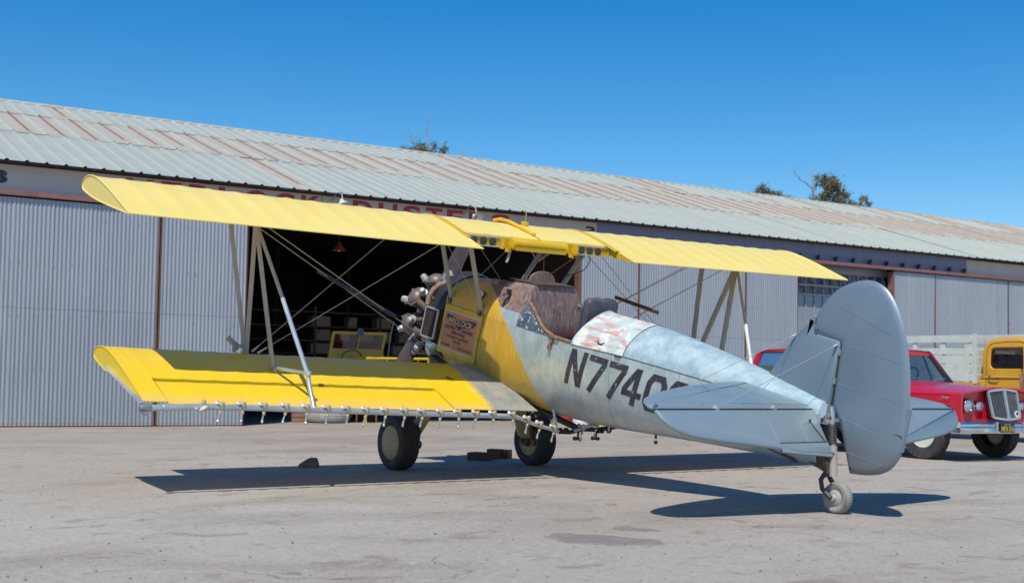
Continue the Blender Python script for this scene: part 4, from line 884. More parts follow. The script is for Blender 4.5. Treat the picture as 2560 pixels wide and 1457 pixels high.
# interplane struts, cabane struts
zlt = lambda x, y: zl(y) + ztop((x - LLE) / (LTE - LLE))
for s in (1, -1):
    FT, FB, RT, RB = (-.24, s * 3.27, 1.12), (-.55, s * 3.06, zlt(-.55, 3.06) - .01), (-.87, s * 3.25, 1.09), (-1.11, s * 3.0, zlt(-1.11, 3.0) + .005)
    for nm, a, c, w1, w2 in (('interplane_strut', FT, FB, .085, .034), ('interplane_strut', RT, RB, .085, .034), ('diagonal_strut', RT, (FB[0] - .03, FB[1], FB[2]), .085, .034)):
        st = part(MB().strut(a, c, w1, w2), nm, 'strut_grey', 50)
    for q in (FB, RB): part(MB().box((q[0], q[1], q[2] + .0), (.10, .035, .05)).lathe([(.016, -.03), (.016, .03)], (q[0], q[1], q[2] + .02), (0, 1, 0), 8).tube([(q[0] - .03, q[1], q[2]), (q[0] - .06, q[1] + .01, q[2] - .02)], .008, 5), 'strut_fitting', 'brass' if s > 0 else 'steel', 40)
    K = (-1.77, s * 2.955, -.21); BT = (-1.985, s * 2.96, -.478)
    part(MB().tube([(-.90, s * 3.25, 1.06), (-1.34, s * 3.10, .43)], .018, 10), 'boom_brace', 'strut_grey', 50); part(MB().tube([(-1.34, s * 3.10, .43), K, (K[0] - .03, K[1], K[2] - .06), BT], .022, 10), 'boom_brace', 'alloy' if s > 0 else 'sunlit_tube', 50)  # right brace's lower half coloured near white as if sunlit
    part(MB().tube([(-1.13, s * 3.0, RB[2] + .02), (K[0], K[1], K[2] + .02)], .017, 10).lathe([(.028, -.02), (.028, .02)], (K[0], K[1], K[2] + .02), (.3, 0, 1), 10), 'brace_link', 'alloy', 50)
    for a, c in (((-.20, s * .76, 1.13), (-.07, s * .405, .34)), ((-.87, s * .80, 1.11), (-.74, s * .425, .31))): part(MB().strut(a, c, .085, .036), 'cabane_strut', 'strut_grey', 50); part(MB().box((c[0], c[1] + s * .012, c[2]), (.07, .03, .09)), 'cabane_fitting', 'dark_steel', None)
part(MB().box((-.50, 3.16, -.215), (.06, .02, .10)).span((-.53, 3.12, -.22), (-.44, 3.22, -.13), .02, .05).span((-.53, 3.05, -.20), (-.50, 3.18, -.20), .04, .03), 'cable_bracket', 'strut_grey', None)
# bracing wires
def wire(a, c, r=.0055, nm='bracing_wire', mat='strut_grey'): part(MB().tube([a, c], r * .78, 6), nm, mat, 50)
for s in (1, -1):
    wire((-.32, s * 3.2, 1.10), (-.16, s * .43, -.36), .0065, 'flying_wire'); wire((-.82, s * 3.18, 1.08), (-.70, s * .44, -.36), .0065, 'flying_wire')
    wire((-.53, s * 2.98, -.25), (-.14, s * 1.28, 1.09), .0055, 'landing_wire'); wire((-.60, s * 2.95, -.25), (-.83, s * 1.05, 1.08), .0055, 'landing_wire')
    wire((-.18, s * .72, 1.08), (-.72, s * .43, .35), .005); wire((-.84, s * .76, 1.07), (-.09, s * .42, .36), .005)
    for a, c in (((-.53, s * 2.98, -.25), (-.14, s * 1.28, 1.09)), ((-.60, s * 2.95, -.25), (-.83, s * 1.05, 1.08))):
        a, c = Vector(a), Vector(c); part(MB().tube([a, a.lerp(c, .045)], [.013, .009], 6), 'wire_terminal', 'alloy', 50)
if True:
    wire((-.32, -3.14, 1.10), (-.22, -.43, -.34), .0055, 'flying_wire'); wire((-.87, -3.12, 1.08), (-.76, -.44, -.34), .0055, 'flying_wire')
a, c = Vector((-.32, 3.2, 1.10)).lerp(Vector((-.16, .43, -.36)), .40), Vector((-.82, 3.18, 1.08)).lerp(Vector((-.70, .44, -.36)), .56)
part(MB().strut(a + (a - c) * .2, c + (c - a) * .18, .05, .028, (0, .3, 1)), 'wire_spreader', 'sign_blue', 50)
a, c = Vector(( -.70, -1.5, .572)), Vector((-1.479, -1.5, .534))
part(MB().strut(a + (c - a) * .0, c, .05, .03, (0, .3, 1)), 'wire_spreader', 'wood_dark', 50)
wire((-.19, .30, 1.08), (-.18, -.40, .38), .005); wire((-.19, -.30, 1.08), (-.18, .40, .38), .005)
part(MB().tube([(-.88, -.86, 1.09), (-.93, -.84, 1.0), (-.98, -.74, .90), (-.96, -.62, .84), (-.85, -.52, .79)], .006, 6), 'hose_line', 'black', 50)
part(MB().tube([(-.86, -.33, 1.06), (-.62, -.42, .98), (-.45, -.47, .90), (-.35, -.45, .84)], .012, 6).tube([(-.42, -.30, 1.06), (-.46, -.36, .99), (-.42, -.46, .90)], .010, 6), 'fuel_line', 'strut_grey', 50)
part(MB().tube([(-.28, .62, 1.08), (-.22, .52, 1.0), (-.25, .54, .90)], .012, 6), 'fuel_line', 'strut_grey', 50)

# ------------------------------------------------------------------ tail
def polysmooth(P, it=2):
    for _ in range(it):
        Q = []
        for i in range(len(P)):
            a, c = P[i], P[(i + 1) % len(P)]; Q += [(a[0] * .75 + c[0] * .25, a[1] * .75 + c[1] * .25), (a[0] * .25 + c[0] * .75, a[1] * .25 + c[1] * .75)]
        P = Q
    return P
def open_smooth(P, it=2):
    for _ in range(it):
        Q = [P[0]]
        for a, c in zip(P[:-1], P[1:]): Q += [(a[0] * .75 + c[0] * .25, a[1] * .75 + c[1] * .25), (a[0] * .25 + c[0] * .75, a[1] * .25 + c[1] * .75)]
        P = Q + [P[-1]]
    return P
rud = open_smooth([(-5.035, .965), (-5.042, 1.138), (-5.136, 1.291), (-5.261, 1.405), (-5.479, 1.492), (-5.64, 1.475), (-5.765, 1.386), (-5.902, 1.204), (-5.997, 1.001), (-6.066, .763), (-6.116, .457), (-6.125, .266), (-6.075, .115), (-5.985, .018), (-5.833, -.043), (-5.655, -.076)], 2) + [(-5.469, .302), (-5.366, .428), (-5.345, .945)]
b = MB(); pillow(b, rud, lambda a, c, o: (a, o, c), .030, .055); rudder = part(b, 'rudder', 'rudder', 40)
for a, c in (((-5.16, 1.26), (-5.90, 1.10)), ((-5.345, .945), (-6.01, .90)), ((-5.36, .62), (-6.09, .60)), ((-5.43, .36), (-6.12, .28)), ((-5.56, .10), (-6.05, .08))):
    b = MB()
    for s in (1, -1): b.span((a[0] - .05, s * .0302, a[1] - .01), (c[0] + .07, s * .0302, c[1]), .0016, .014, (0, 0, 1))
    b.obj('rib_tape', 'rudder', rudder, None)
b = MB(); b.box((-6.098, .010, .40), (.05, .014, .34)); b.obj('trim_tab', 'rudder', rudder, None)
b = MB().tube([(-6.03, .03, .36), (-6.10, .035, .36)], .006, 5); b.obj('tab_horn', 'steel', rudder, None)
fin = [(-4.55, .48)] + [(-4.64, .535), (-4.817, .852), (-5.02, 1.105), (-5.035, 1.10), (-5.03, .965), (-5.335, .955), (-5.352, .40), (-5.2, .38)]
b = MB(); pillow(b, fin, lambda a, c, o: (a, o, c), .024, .04); finn = part(b, 'fin', 'rudder', 40)
MB().tube([(-5.345, .0, .952), (-5.03, 0, .968)], .010, 6).obj('fin_edge', 'alloy', finn, 50)
part(MB().tube([(-5.352, 0, .94), (-5.358, 0, .42)], .013, 8), 'hinge_tube', 'black', 50)
for z in (.86, .62): part(MB().box((-5.353, .014, z), (.03, .02, .05)), 'rudder_hinge', 'steel', None)
XH, ZH = -5.235, .352
stz = lambda x: ZH + .055 * (x - XH)
stab = open_smooth([(-4.50, .10), (-4.46, .25), (-4.53, .60), (-4.62, .95), (-4.80, 1.42), (-4.93, 1.68), (-5.05, 1.80), (-5.15, 1.855), (XH + .012, 1.85)], 2) + [(XH + .012, .05)]
drp = math.radians(40)
elev = [(0.012, .085)] + [(.455, .165)] + open_smooth([(.43, .50), (.37, .83), (.28, 1.53), (.20, 1.74), (.11, 1.82), (.012, 1.855)], 2)
for s in (1, -1):
    b = MB(); pillow(b, [(a, s * c) for a, c in stab], lambda a, c, o: (a, c, stz(a) + o), .028, .06); sb = part(b, 'stabilizer', 'silver_dope', 40)
    for y, x0 in ((.42, -4.60), (.85, -4.66), (1.3, -4.82)): MB().span((x0 - .04, s * y, stz(x0) + .0285), (XH + .05, s * y, stz(XH) + .0285), .02, .003).obj('rib_tape', 'silver_dope', sb, None)
    b = MB(); pillow(b, [(a, s * c) for a, c in elev], lambda a, c, o: (XH - a * math.cos(drp) - o * math.sin(drp), c, ZH - a * math.sin(drp) + o * math.cos(drp)), .020, .018); el = part(b, 'elevator', 'silver_dope', 40)
    for y, l_ in ((.38, .36), (.72, .33), (1.15, .28)):
        e = lambda a, o: (XH - a * math.cos(drp) - o * math.sin(drp), s * y, ZH - a * math.sin(drp) + o * math.cos(drp)); MB().span(e(.05, .0202), e(l_, .0202), .02, .003, (-math.sin(drp), 0, math.cos(drp))).obj('rib_tape', 'silver_dope', el, None)
    e = lambda a, y, o: (XH - a * math.cos(drp) - o * math.sin(drp), s * y, ZH - a * math.sin(drp) + o * math.cos(drp))
    MB().hexa([e(.345, .165, .020), e(.345, .72, .020), e(.345, .72, .027), e(.345, .165, .027), e(.472, .165, -.006), e(.415, .72, -.006), e(.415, .72, .006), e(.472, .165, .006)]).obj('trim_tab', 'silver_dope', el, None)
    if s > 0: MB().tube([e(.343, .165, .028), e(.343, .72, .028)], .005, 5).obj('tab_hinge', 'grimy', el, None)
    if s > 0: MB().tube([e(.16, .235, .03), e(.34, .19, .03)], .007, 5).box(e(.14, .24, .03), (.02, .012, .03)).obj('tab_rod', 'dark_steel', el, None)
    part(MB().tube([(XH, s * .08, ZH - .004), (XH, s * 1.84, ZH - .004)], .011, 8), 'elevator_hinge', 'black', 50)
    for y in (.55, 1.2): part(MB().box((XH, s * y, ZH + .012), (.04, .03, .03)), 'hinge_bracket', 'alloy', None)
    T1, T2 = (-4.86, s * .022, .905), (-5.315, s * .022, .915)
    B1, B2 = (-4.70, s * 1.02, stz(-4.7) + .03), (-5.16, s * 1.02, stz(-5.16) + .03)
    for a, c in ((T1, B1), (T2, B2)):
        wire(a, c, .0036, 'tail_wire', 'alloy'); part(MB().tube([a, Vector(a).lerp(Vector(c), .04)], [.014, .009], 6), 'wire_terminal', 'alloy', 50)
    wire((-4.7, s * 1.02, stz(-4.7) - .03), (-4.75, s * .12, -.10), .0055, 'tail_wire', 'alloy')
part(MB().box((-5.325, .0, .36), (.035, .10, .10)).prism([(-5.30, .083, .34), (-5.34, .075, .30), (-5.36, .06, .34), (-5.35, .05, .42), (-5.31, .06, .43)], (0, -.012, 0)).box((-5.33, .03, .30), (.06, .05, .09)).tube([(-5.36, 0, .40), (-5.40, .0, .30), (-5.38, 0, .20)], .018, 8), 'tail_post', 'alloy', 40)
part(MB().span((-5.36, .05, .27), (-5.42, -.14, .335), .035, .03), 'rudder_horn', 'alloy', None)
part(MB().tube([(-5.34, .03, .28), (-5.36, .03, .34)], .03, 10), 'torque_tube', 'steel', 50)
# tail cone opening and tail wheel assembly in world placement
b = MB(); b.loft([[(x, r * 1.0 * math.cos(t), z - r * 1.2 * max(-.2, math.sin(t)) * (1 if math.sin(t) > 0 else .3)) for t in np.linspace(0, 6.283, 17)[:-1]] for x, r, z in ((-4.80, .13, .0), (-4.95, .105, .0), (-5.10, .08, .03), (-5.22, .055, .08))]); part(b, 'tail_opening', 'dark_int', 40)
b = MB()
for y in (.07, -.07): b.tube([(-4.75, y * 1.5, -.06), (-5.0, y, -.07), (-5.22, y * .6, .06)], .013, 8); b.tube([(-5.0, y, -.09), (-5.12, y * .8, -.11)], .011, 6); b.tube([(-4.85, y * 1.3, -.09), (-5.14, y * .5, -.13)], .010, 6)
b.tube([(-5.0, .09, -.08), (-5.02, -.09, -.10)], .012, 6); b.box((-5.03, .02, -.09), (.10, .07, .05))
part(b, 'tail_fittings', 'grimy', 50)
TW = Vector(wb(-5.385, .0, .128)); UPW = Vector(wb(-5.385, 0, 1.128)) - TW; FW = Vector(wb(-4.385, 0, .128)) - TW
def tw(f, y, u): return TW + FW * f + Vector((0, y, 0)) + UPW * u
part(MB().loft([[tw(.46, .035, .42), tw(.46, -.035, .42), tw(.50, -.035, .36), tw(.50, .035, .36)], [tw(.20, .045, .36), tw(.20, -.045, .36), tw(.22, -.045, .25), tw(.22, .045, .25)], [tw(.05, .03, .30), tw(.05, -.03, .30), tw(.06, -.03, .18), tw(.06, .03, .18)]]), 'tail_spring_arm', 'grimy', None)
part(MB().tube([tw(.055, .0, .60), tw(.05, 0, .40)], .018, 10).tube([tw(.05, 0, .42), tw(.045, 0, .17)], .033, 12), 'shock_strut', 'strut_grey', 50)
b = MB(); b.tube([tw(.058 + .033 * math.cos(t), .033 * math.sin(t), .60 - .0075 * t * .33) for t in np.arange(0, 2 * math.pi * 10, .6)], .007, 5); part(b, 'shock_spring', 'dark_steel', 50)
b = MB()
for k in range(10): p = tw(random.uniform(.06, .30), random.uniform(-.05, .06), random.uniform(.24, .40)); b.tube([p, p + Vector((random.uniform(-.12, .08), random.uniform(-.03, .03), random.uniform(-.06, .08)))], random.choice((.012, .018, .024)), 6)
b.box(tw(.10, .0, .30), (.09, .07, .12)); part(b, 'tailwheel_linkage', 'grimy', 40)
b = MB(); b.tube([tw(.115, .02, .19), tw(.125, .06, .14), tw(.09, .085, .07), tw(.0, .088, .0)], .020, 8); b.tube([tw(.115, -.02, .19), tw(.125, -.06, .14), tw(.09, -.085, .07), tw(.0, -.088, .0)], .020, 8); b.lathe([(.03, 0), (.03, .06)], tw(.11, 0, .16), UPW, 10)
part(b, 'tailwheel_fork', 'dark_steel', 50)
def tyre_prof(R, wd, ri): return [(ri, -wd * .36), (ri + (R - ri) * .35, -wd * .5), (R - (R - ri) * .35, -wd * .5), (R - .012, -wd * .36), (R, -wd * .2), (R, wd * .2), (R - .012, wd * .36), (R - (R - ri) * .35, wd * .5), (ri + (R - ri) * .35, wd * .5), (ri, wd * .36)]
twl = part(MB().lathe(tyre_prof(.128, .10, .068), TW, (0, 1, .02), 36), 'tail_wheel', 'dusty_rubber', 40)
b = MB()
for k in range(40):
    t = 2 * math.pi * k / 40; d = FW * math.cos(t) + UPW * math.sin(t)
    for s in (1, -1): b.span(TW + d * .1285 + Vector((0, s * .004, 0)), TW + d * .112 + Vector((0, s * .0475, 0)), .008, .010, FW * -math.sin(t) + UPW * math.cos(t))
b.obj('tread_lugs', 'dusty_rubber', twl, None)
MB().lathe([(.068, -.036), (.060, -.045), (.03, -.05), (.022, -.07), (.001, -.07)], TW, (0, -1, 0), 24).lathe([(.068, .036), (.060, .042), (.03, .036), (.026, .06), (.022, .075), (.001, .078)], TW, (0, 1, 0), 24).obj('hub', 'strut_grey', twl, 40)
# main wheels and legs
for s in (1, -1):
    yc = .985 if s > 0 else -.935; R = .306; X = Vector(wb(0, yc, R)); U = Vector(wb(0, yc, R + 1)) - X; F = Vector(wb(1, yc, R)) - X
    prof = [(.17, -.085), (.20, -.115), (.25, -.125), (.285, -.108)]
    for k in range(9):
        y0 = -.09 + k * .02; prof += [(R - .004 * (abs(k - 4) / 4) ** 2, y0), (R - .004 * (abs(k - 4) / 4) ** 2, y0 + .015), (R - .014, y0 + .016), (R - .014, y0 + .0195)]
    prof += [(.285, .108), (.25, .125), (.20, .115), (.17, .085)]
    wh = part(MB().lathe(prof, X, (0, 1, 0), 56, False), 'main_wheel', 'rubber', 30)
    hubo = MB().lathe([(.195, .092), (.19, .108), (.182, .112), (.10, .124), (.001, .130)], X, (0, s, 0), 40); hubo.lathe([(.195, -.085), (.182, -.105), (.17, -.108), (.14, -.08), (.06, -.05), (.05, -.13), (.001, -.13)], X, (0, s, 0), 32)
    hc = hubo.obj('hub_cover', 'hub_tan', wh, 40)
    bl = MB()
    for q in [(.05 * math.cos(t), .05 * math.sin(t)) for t in (2.1, 3.3, 4.2, .7)] + [(-.09, .03), (.0, -.09), (.06, -.05)]: bl.lathe([(.006, 0), (.001, .001)], X + F * q[0] + U * q[1] + Vector((0, s * .129, 0)), (0, s, 0), 8)
    for k in range(24): t = 2 * math.pi * k / 24; bl.lathe([(.004, 0), (.001, .002)], X + (F * math.cos(t) + U * math.sin(t)) * .172 + Vector((0, s * .1135, 0)), (0, s, 0), 6)
    bl.obj('hub_bolts', 'grimy', hc, None)
    top = Vector((-.30, s * .40, -.45)); bot = X + Vector((0, -s * .17, .06)) + F * .0
    part(MB().strut(top, bot, .24, .10, F), 'gear_leg', 'hub_tan', 50)
    part(MB().tube([bot + U * .1, X + Vector((0, -s * .17, 0)), X + Vector((0, -s * .02, 0))], .04, 10).box(X + Vector((0, -s * .155, .02)), (.16, .05, .15)), 'axle', 'grimy', 40)
    p0 = X + Vector((0, -s * .16, .10)) - F * .12
    part(MB().tube([p0 + U * .10, p0 - F * .05 + U * .02, p0 - F * .04 - U * .07, p0 - F * .09 - U * .10, p0 - F * .06 - U * .15], .012, 6), 'brake_line', 'black', 50)
b = MB().tube([(-.30, -.40, -.50), (-.30, .40, -.50)], .05, 10).tube([(-.6, -.1, -.52), (-1.0, -.05, -.66), (-1.4, -.05, -.66)], .05, 10).box((-.9, .0, -.62), (.35, .22, .16)); part(b, 'spray_pump', 'grimy', 40)

# ------------------------------------------------------------------ spray system
BX = -1.99
PTS = [(BX, 4.525, -.462), (BX, 4.05, -.450), (BX, 3.475, -.464), (BX, 2.85, -.486), (BX, 2.233, -.506), (BX, 1.613, -.524), (BX, .983, -.542), (BX, .70, -.552)]
for s in (1, -1):
    P = [(x, s * y, z) for x, y, z in PTS] + [(BX, s * .62, -.572), (BX, s * .46, -.628), (BX, s * .20, -.690), (BX, s * .10, -.715)]
    secs = []; sw_ = .026
    bm = MB().tube(P, [.027] * 8 + [.020] * 4, 10); boom = part(bm, 'spray_boom', 'alloy', 40)
    MB().strut((-1.92, s * 4.53, -.44), (-.80, s * 4.515, zl(4.5) + .07), .012, .055, (0, 0, 1)).obj('tip_brace', 'alloy', boom, 40)
    MB().lathe([(.030, -.05), (.034, -.02), (.034, .02), (.028, .05)], (BX, s * 4.53, -.462), (0, 1, 0), 12).tube([(-1.95, s * 4.56, -.45), (-2.02, s * 4.56, -.50), (-2.03, s * 4.52, -.51)], .012, 6).obj('boom_end', 'steel', boom, 40)
    MB().lathe([(.034, -.02), (.034, .02)], (BX, s * 4.36, -.457), (0, 1, 0), 12).obj('boom_clamp', 'alloy', boom, 40)
    nm = MB(); nm.tube([(0, .0, .015), (-.03, .02, .045), (-.035, .0, .04)], .012, 6); nm.lathe([(.022, 0), (.026, .012), (.026, .022), (.014, .03)], (.0, .028, .030), (-.5, .1, .6), 10)
    nm.lathe([(.010, -.045), (.018, -.03), (.024, .0), (.026, .018), (.020, .034), (.008, .040)], (-.045, -.015, .025), (0, .25, 1), 12)
    nm.lathe([(.009, -.018), (.017, -.010), (.017, .008), (.009, .014)], (-.045, -.004, -.040), (0, .15, 1), 10)
    nb = MB(); nb.tube([(-.045, -.002, -.055), (-.045, .004, -.085)], .009, 6); nb.tube([(-.045, .004, -.085), (-.046, .008, -.115)], .012, 6); nb.lathe([(.012, -.01), (.015, 0), (.010, .012)], (-.05, .008, -.122), (-.6, .3, -.8), 8)
    n1 = nm.mesh('nozzle', M['brass'], 40); n2 = nb.mesh('nozzle_tip', M['alloy'], 40)
    for y, z in ((3.878, -.456), (3.679, -.456), (3.475, -.462), (3.262, -.469), (3.052, -.477), (2.849, -.485), (2.647, -.493), (2.444, -.501), (2.233, -.505), (2.026, -.510), (1.824, -.516), (1.613, -.523), (1.403, -.529), (1.197, -.536), (.983, -.541), (.743, -.550), (.553, -.595), (.378, -.652), (.190, -.692)):
        rr = (random.uniform(-.10, .10), random.uniform(-.1, .1), random.uniform(-.15, .15)); kx = BX if y > .5 else BX + .005
        q1 = put('nozzle', n1, boom, (kx, s * y, z), rr); q2 = put('nozzle_tip', n2, boom, (kx, s * y, z), rr); q1.scale = q2.scale = (.86, .86, .95)
    rr = (0, 0, 0); o = put('nozzle', n1, boom, (BX, s * 4.06, -.448), (1.4, 0, 0))
part(MB().tube([(BX, .12, -.71), (BX, .20, -.50), (-1.95, .23, -.42)], .014, 8).lathe([(.026, -.03), (.026, .03)], (BX, .17, -.60), (0, .3, 1), 10), 'boom_hanger', 'alloy', 50)
b = MB().tube([(BX, .08, -.718), (BX, -.06, -.725), (BX + .03, -.25, -.705), (BX + .05, -.44, -.715), (BX + .05, -.62, -.70), (BX, -.78, -.66), (BX, -.85, -.60)], .024, 10)
for y in (.05, -.03, -.46, -.52, -.62): b.lathe([(.034, -.014), (.034, .014)], (BX + .03, y, -.718), (0, 1, 0), 10)
part(b, 'feed_hose', 'black', 50)
part(MB().tube([(-1.45, .22, -.52), (-1.75, .05, -.60), (BX + .03, -.19, -.695)], .034, 10), 'feed_hose', 'black', 50)
part(MB().tube([(-1.55, .30, -.50), (-1.70, .24, -.60)], .03, 8).tube([(-1.6, .12, -.53), (-1.7, .2, -.64)], .02, 6), 'boom_support', 'dark_steel', 50)
for y in (-.20, -.45):
    part(MB().tube([(BX + .03, y, -.72), (BX + .03, y, -.80)], .012, 8).lathe([(.016, -.05), (.022, -.035), (.016, -.02), (.016, .03), (.022, .035), (.022, .05)], (BX + .03, y, -.808), (0, 1, .1), 10), 'check_valve', 'dark_steel', 40)
part(MB().tube([(-1.35, 1.42, zl(1.4) - .02), (-1.36, 1.40, -.66)], .004, 5).tube([(-1.36, 1.40, -.64), (-1.36, 1.40, -.70)], .012, 6), 'drain_tube', 'black', 50)
part(MB().tube([(-3.75, .28, -.10), (-3.76, .36, -.10)], .012, 8), 'drain_tube', 'exhaust', 50)
part(MB().tube([(-3.35, .0, -.37), (-3.36, .0, -.42)], .012, 6).lathe([(.02, 0), (.015, .03)], (-3.36, 0, -.44), (-.5, 0, -1), 8), 'belly_vent', 'dark_steel', 50)

# ------------------------------------------------------------------ red station wagon (local x forward, y to its left)
car = thing('station_wagon', 'red station wagon with four round lamps and a tall slatted grille', 'station wagon', (-1.19, -7.85, 0), math.atan2(.066, -.998))
AX = (0.0, -2.79); RW = .372
def zb_(x):
    z = .46
    for a in AX:
        d = abs(x - a)
        if d < .47: z = max(z, .37 + math.sqrt(.47 ** 2 - d * d) * .92)
    return z
def carsec(x):
    zb = zb_(x); hs = float(np.interp(x, [-.85, .68], [1.07, .985])); hc = float(np.interp(x, [-.85, .68], [1.125, 1.03])); wd = float(np.interp(x, [-3.68, -3.3, .3, .68], [.90, .945, .945, .915]))
    if x < -.86: P = [(.80, zb), (wd - .04, zb), (wd - .012, zb + .03), (wd, .76), (wd - .01, .93), (wd - .03, .975), (wd - .055, 1.04), (wd - .09, 1.08), (.5, 1.085), (0, 1.085)]
    else: P = [(.80, zb), (wd - .04, zb), (wd - .012, zb + .03), (wd, .76), (wd - .01, .925), (wd - .04, .955), (wd - .10, .972), (wd - .15, hs - .02), (wd - .24, hs), (.30, hc), (0, hc + .006)]
    if len(P) == 10: P.insert(8, (.7, 1.083))
    return [(x, -y, z) for y, z in P] + [(x, y, z) for y, z in P[::-1][1:]]
xs = sorted(set(list(np.linspace(-3.68, .62, 60)) + [-.87, -.85]))
b = MB(); b.loft([carsec(x) for x in xs], True, True); body = b.obj('body', M['red_car'], car, 38)
b = MB(); o1 = carsec(.62); o2 = [(x + .09, y, z) for x, y, z in carsec(.62)]; cz = .78
inn = lambda P, dx: [(x + dx, y * .955, cz + (z - cz) * .90) for x, y, z in P]
b.loft([o1, o2, inn(o2, 0), inn(o1, .01)], True, False); b.obj('front_surround', M['red_car'], body, 30)
MB().box((-1.5, 0, .5), (4.2, 1.5, .12)).box((0, 0, .44), (.12, 1.4, .10)).box((-2.79, 0, .42), (.12, 1.4, .10)).box((.45, .2, .42), (.3, .5, .1)).obj('chassis', 'black', car, None)
# greenhouse
roof = []
for x, zz, k in ((-1.10, 1.560, .95), (-1.20, 1.600, .98), (-1.6, 1.622, 1), (-2.6, 1.628, 1), (-3.35, 1.615, .99), (-3.52, 1.575, .96)):
    roof.append([(x, y * k, zz + d) for y, d in ((-.70, -.045), (-.70, -.015), (-.62, 0), (-.3, .015), (0, .02), (.3, .015), (.62, 0), (.70, -.015), (.70, -.045))])
MB().loft(roof, True, True).obj('roof', M['red_car'], car, 40)
for s in (1, -1):
    for xb, xt, wd in ((-.80, -1.13, .06), (-1.98, -2.0, .07), (-2.86, -2.84, .07), (-3.60, -3.46, .10)):
        MB().hexa([(xb - wd, s * .845, 1.075), (xb + wd * .4, s * .845, 1.075), (xb + wd * .4, s * .80, 1.075), (xb - wd, s * .80, 1.075), (xt - wd, s * .695, 1.575), (xt + wd * .4, s * .695, 1.575), (xt + wd * .4, s * .655, 1.575), (xt - wd, s * .655, 1.575)]).obj('pillar', M['red_car'], car, None)
    for x0, x1, t0, t1 in ((-.90, -1.98, -1.2, -2.0), (-2.02, -2.84, -2.02, -2.82), (-2.90, -3.56, -2.88, -3.46)):
        MB().hexa([(x0, s * .832, 1.08), (x1, s * .832, 1.08), (x1, s * .826, 1.08), (x0, s * .826, 1.08), (t0, s * .688, 1.565), (t1, s * .688, 1.565), (t1, s * .682, 1.565), (t0, s * .682, 1.565)]).obj('side_window', 'glass', car, None)
        b = MB()
        for a, c in (((x0, s * .838, 1.085), (x1, s * .838, 1.085)), ((t0, s * .694, 1.56), (t1, s * .694, 1.56)), ((x0, s * .838, 1.085), (t0, s * .694, 1.56)), ((x1, s * .838, 1.085), (t1, s * .694, 1.56))): b.span(a, c, .03, .02)
        b.obj('window_trim', 'black', car, None)
    MB().span((-1.18, s * .836, 1.085), (-1.28, s * .690, 1.56), .02, .018).obj('vent_post', 'black', car, None)
MB().hexa([(-.80, -.78, 1.10), (-.80, .78, 1.10), (-.807, .78, 1.10), (-.807, -.78, 1.10), (-1.14, -.65, 1.57), (-1.14, .65, 1.57), (-1.147, .65, 1.57), (-1.147, -.65, 1.57)]).obj('windshield', 'glass', car, None)
b = MB()
for a, c in (((-.79, -.80, 1.10), (-.79, .80, 1.10)), ((-1.13, -.66, 1.575), (-1.13, .66, 1.575)), ((-.79, -.80, 1.10), (-1.13, -.66, 1.575)), ((-.79, .80, 1.10), (-1.13, .66, 1.575))): b.span(a, c, .045, .03)
b.obj('windshield_seal', 'black', car, None)
for y in (-.35, .30): MB().tube([(-.76, y, 1.115), (-.80, y + .12, 1.145), (-.83, y + .38, 1.165)], .008, 5).obj('wiper', 'chrome', car, None)
MB().box((-1.0, 0, 1.09), (.34, 1.5, .05)).obj('dashboard', 'dark_int', car, None)
b = MB(); b.tube([(-1.30 + .10 * math.cos(t), .40 + .19 * math.sin(t), 1.17 + .16 * math.cos(t)) for t in np.linspace(0, 6.29, 25)], .013, 6); b.tube([(-1.30, .40, 1.17), (-1.0, .40, 1.0)], .02, 6); b.tube([(-1.30, .22, 1.17), (-1.30, .58, 1.17)], .01, 5); b.obj('steering_wheel', 'black', car, 50)
for x in (-1.75, -2.7): MB().box((x, 0, .95), (.14, 1.3, .45)).box((x + .2, 0, .86), (.4, 1.3, .12)).obj('bench_seat', 'dark_int', car, None)
# front end
gx = lambda y, z=.8: .715 - .10 * abs(y) + .20 * (1.0 - z)
GP = [(-.315, .985), (-.16, 1.002), (0, 1.015), (.16, 1.002), (.315, .985), (.295, .62), (.15, .60), (0, .59), (-.15, .60), (-.295, .62)]
gr = MB(); gr.prism([(gx(y, z) - .02, y * .97, z) for y, z in GP], (-.05, 0, 0)); gro = gr.obj('grille', 'black', car, None)
b = MB()
for i in range(10): y0, z0 = GP[i]; y1, z1 = GP[(i + 1) % 10]; b.span((gx(y0, z0) + .005, y0, z0), (gx(y1, z1) + .005, y1, z1), .028, .03, (1, 0, 0))
b.span((gx(0, 1.015) + .008, 0, 1.015), (gx(0, .59) + .008, 0, .59), .04, .03, (1, 0, 0)); b.obj('grille_frame', 'alloy', gro, None)
for s in (1, -1):
    for k in range(9):
        t = (k + 1) / 10; yt, yb = s * .315 * t, s * .295 * t; MB().span((gx(yt, 1.0) + .004, yt, 1.01 - .03 * t), (gx(yb, .6) + .004, yb, .595 + .03 * t), .007, .008, (1, 0, 0)).obj('grille_bar', 'steel', gro, None)
    for y, r, nm in ((.70, .098, 'headlight'), (.475, .070, 'turn_lamp')):
        h = MB().lathe([(r * 1.12, -.05), (r * 1.14, .03), (r * 1.04, .045), (r, .03)], (.635, s * y, .775), (1, 0, 0), 28, False).obj(nm, 'chrome', car, 40)
        MB().lathe([(r, .02), (r * .8, .035), (r * .4, .046), (.001, .05)], (.635, s * y, .775), (1, 0, 0), 24).obj('lens', 'lamp_lens', h, 40)
bp = []
for y, x, k in ((-.95, .55, .8), (-.93, .70, .95), (-.80, .795, 1), (-.4, .83, 1), (0, .84, 1), (.4, .83, 1), (.80, .795, 1), (.93, .70, .95), (.95, .55, .8)):
    bp.append([(x + dx, y, .48 + dz * k) for dx, dz in ((-.03, -.078), (.0, -.08), (.018, -.05), (.012, -.012), (.02, .0), (.012, .012), (.018, .05), (0, .08), (-.03, .078))])
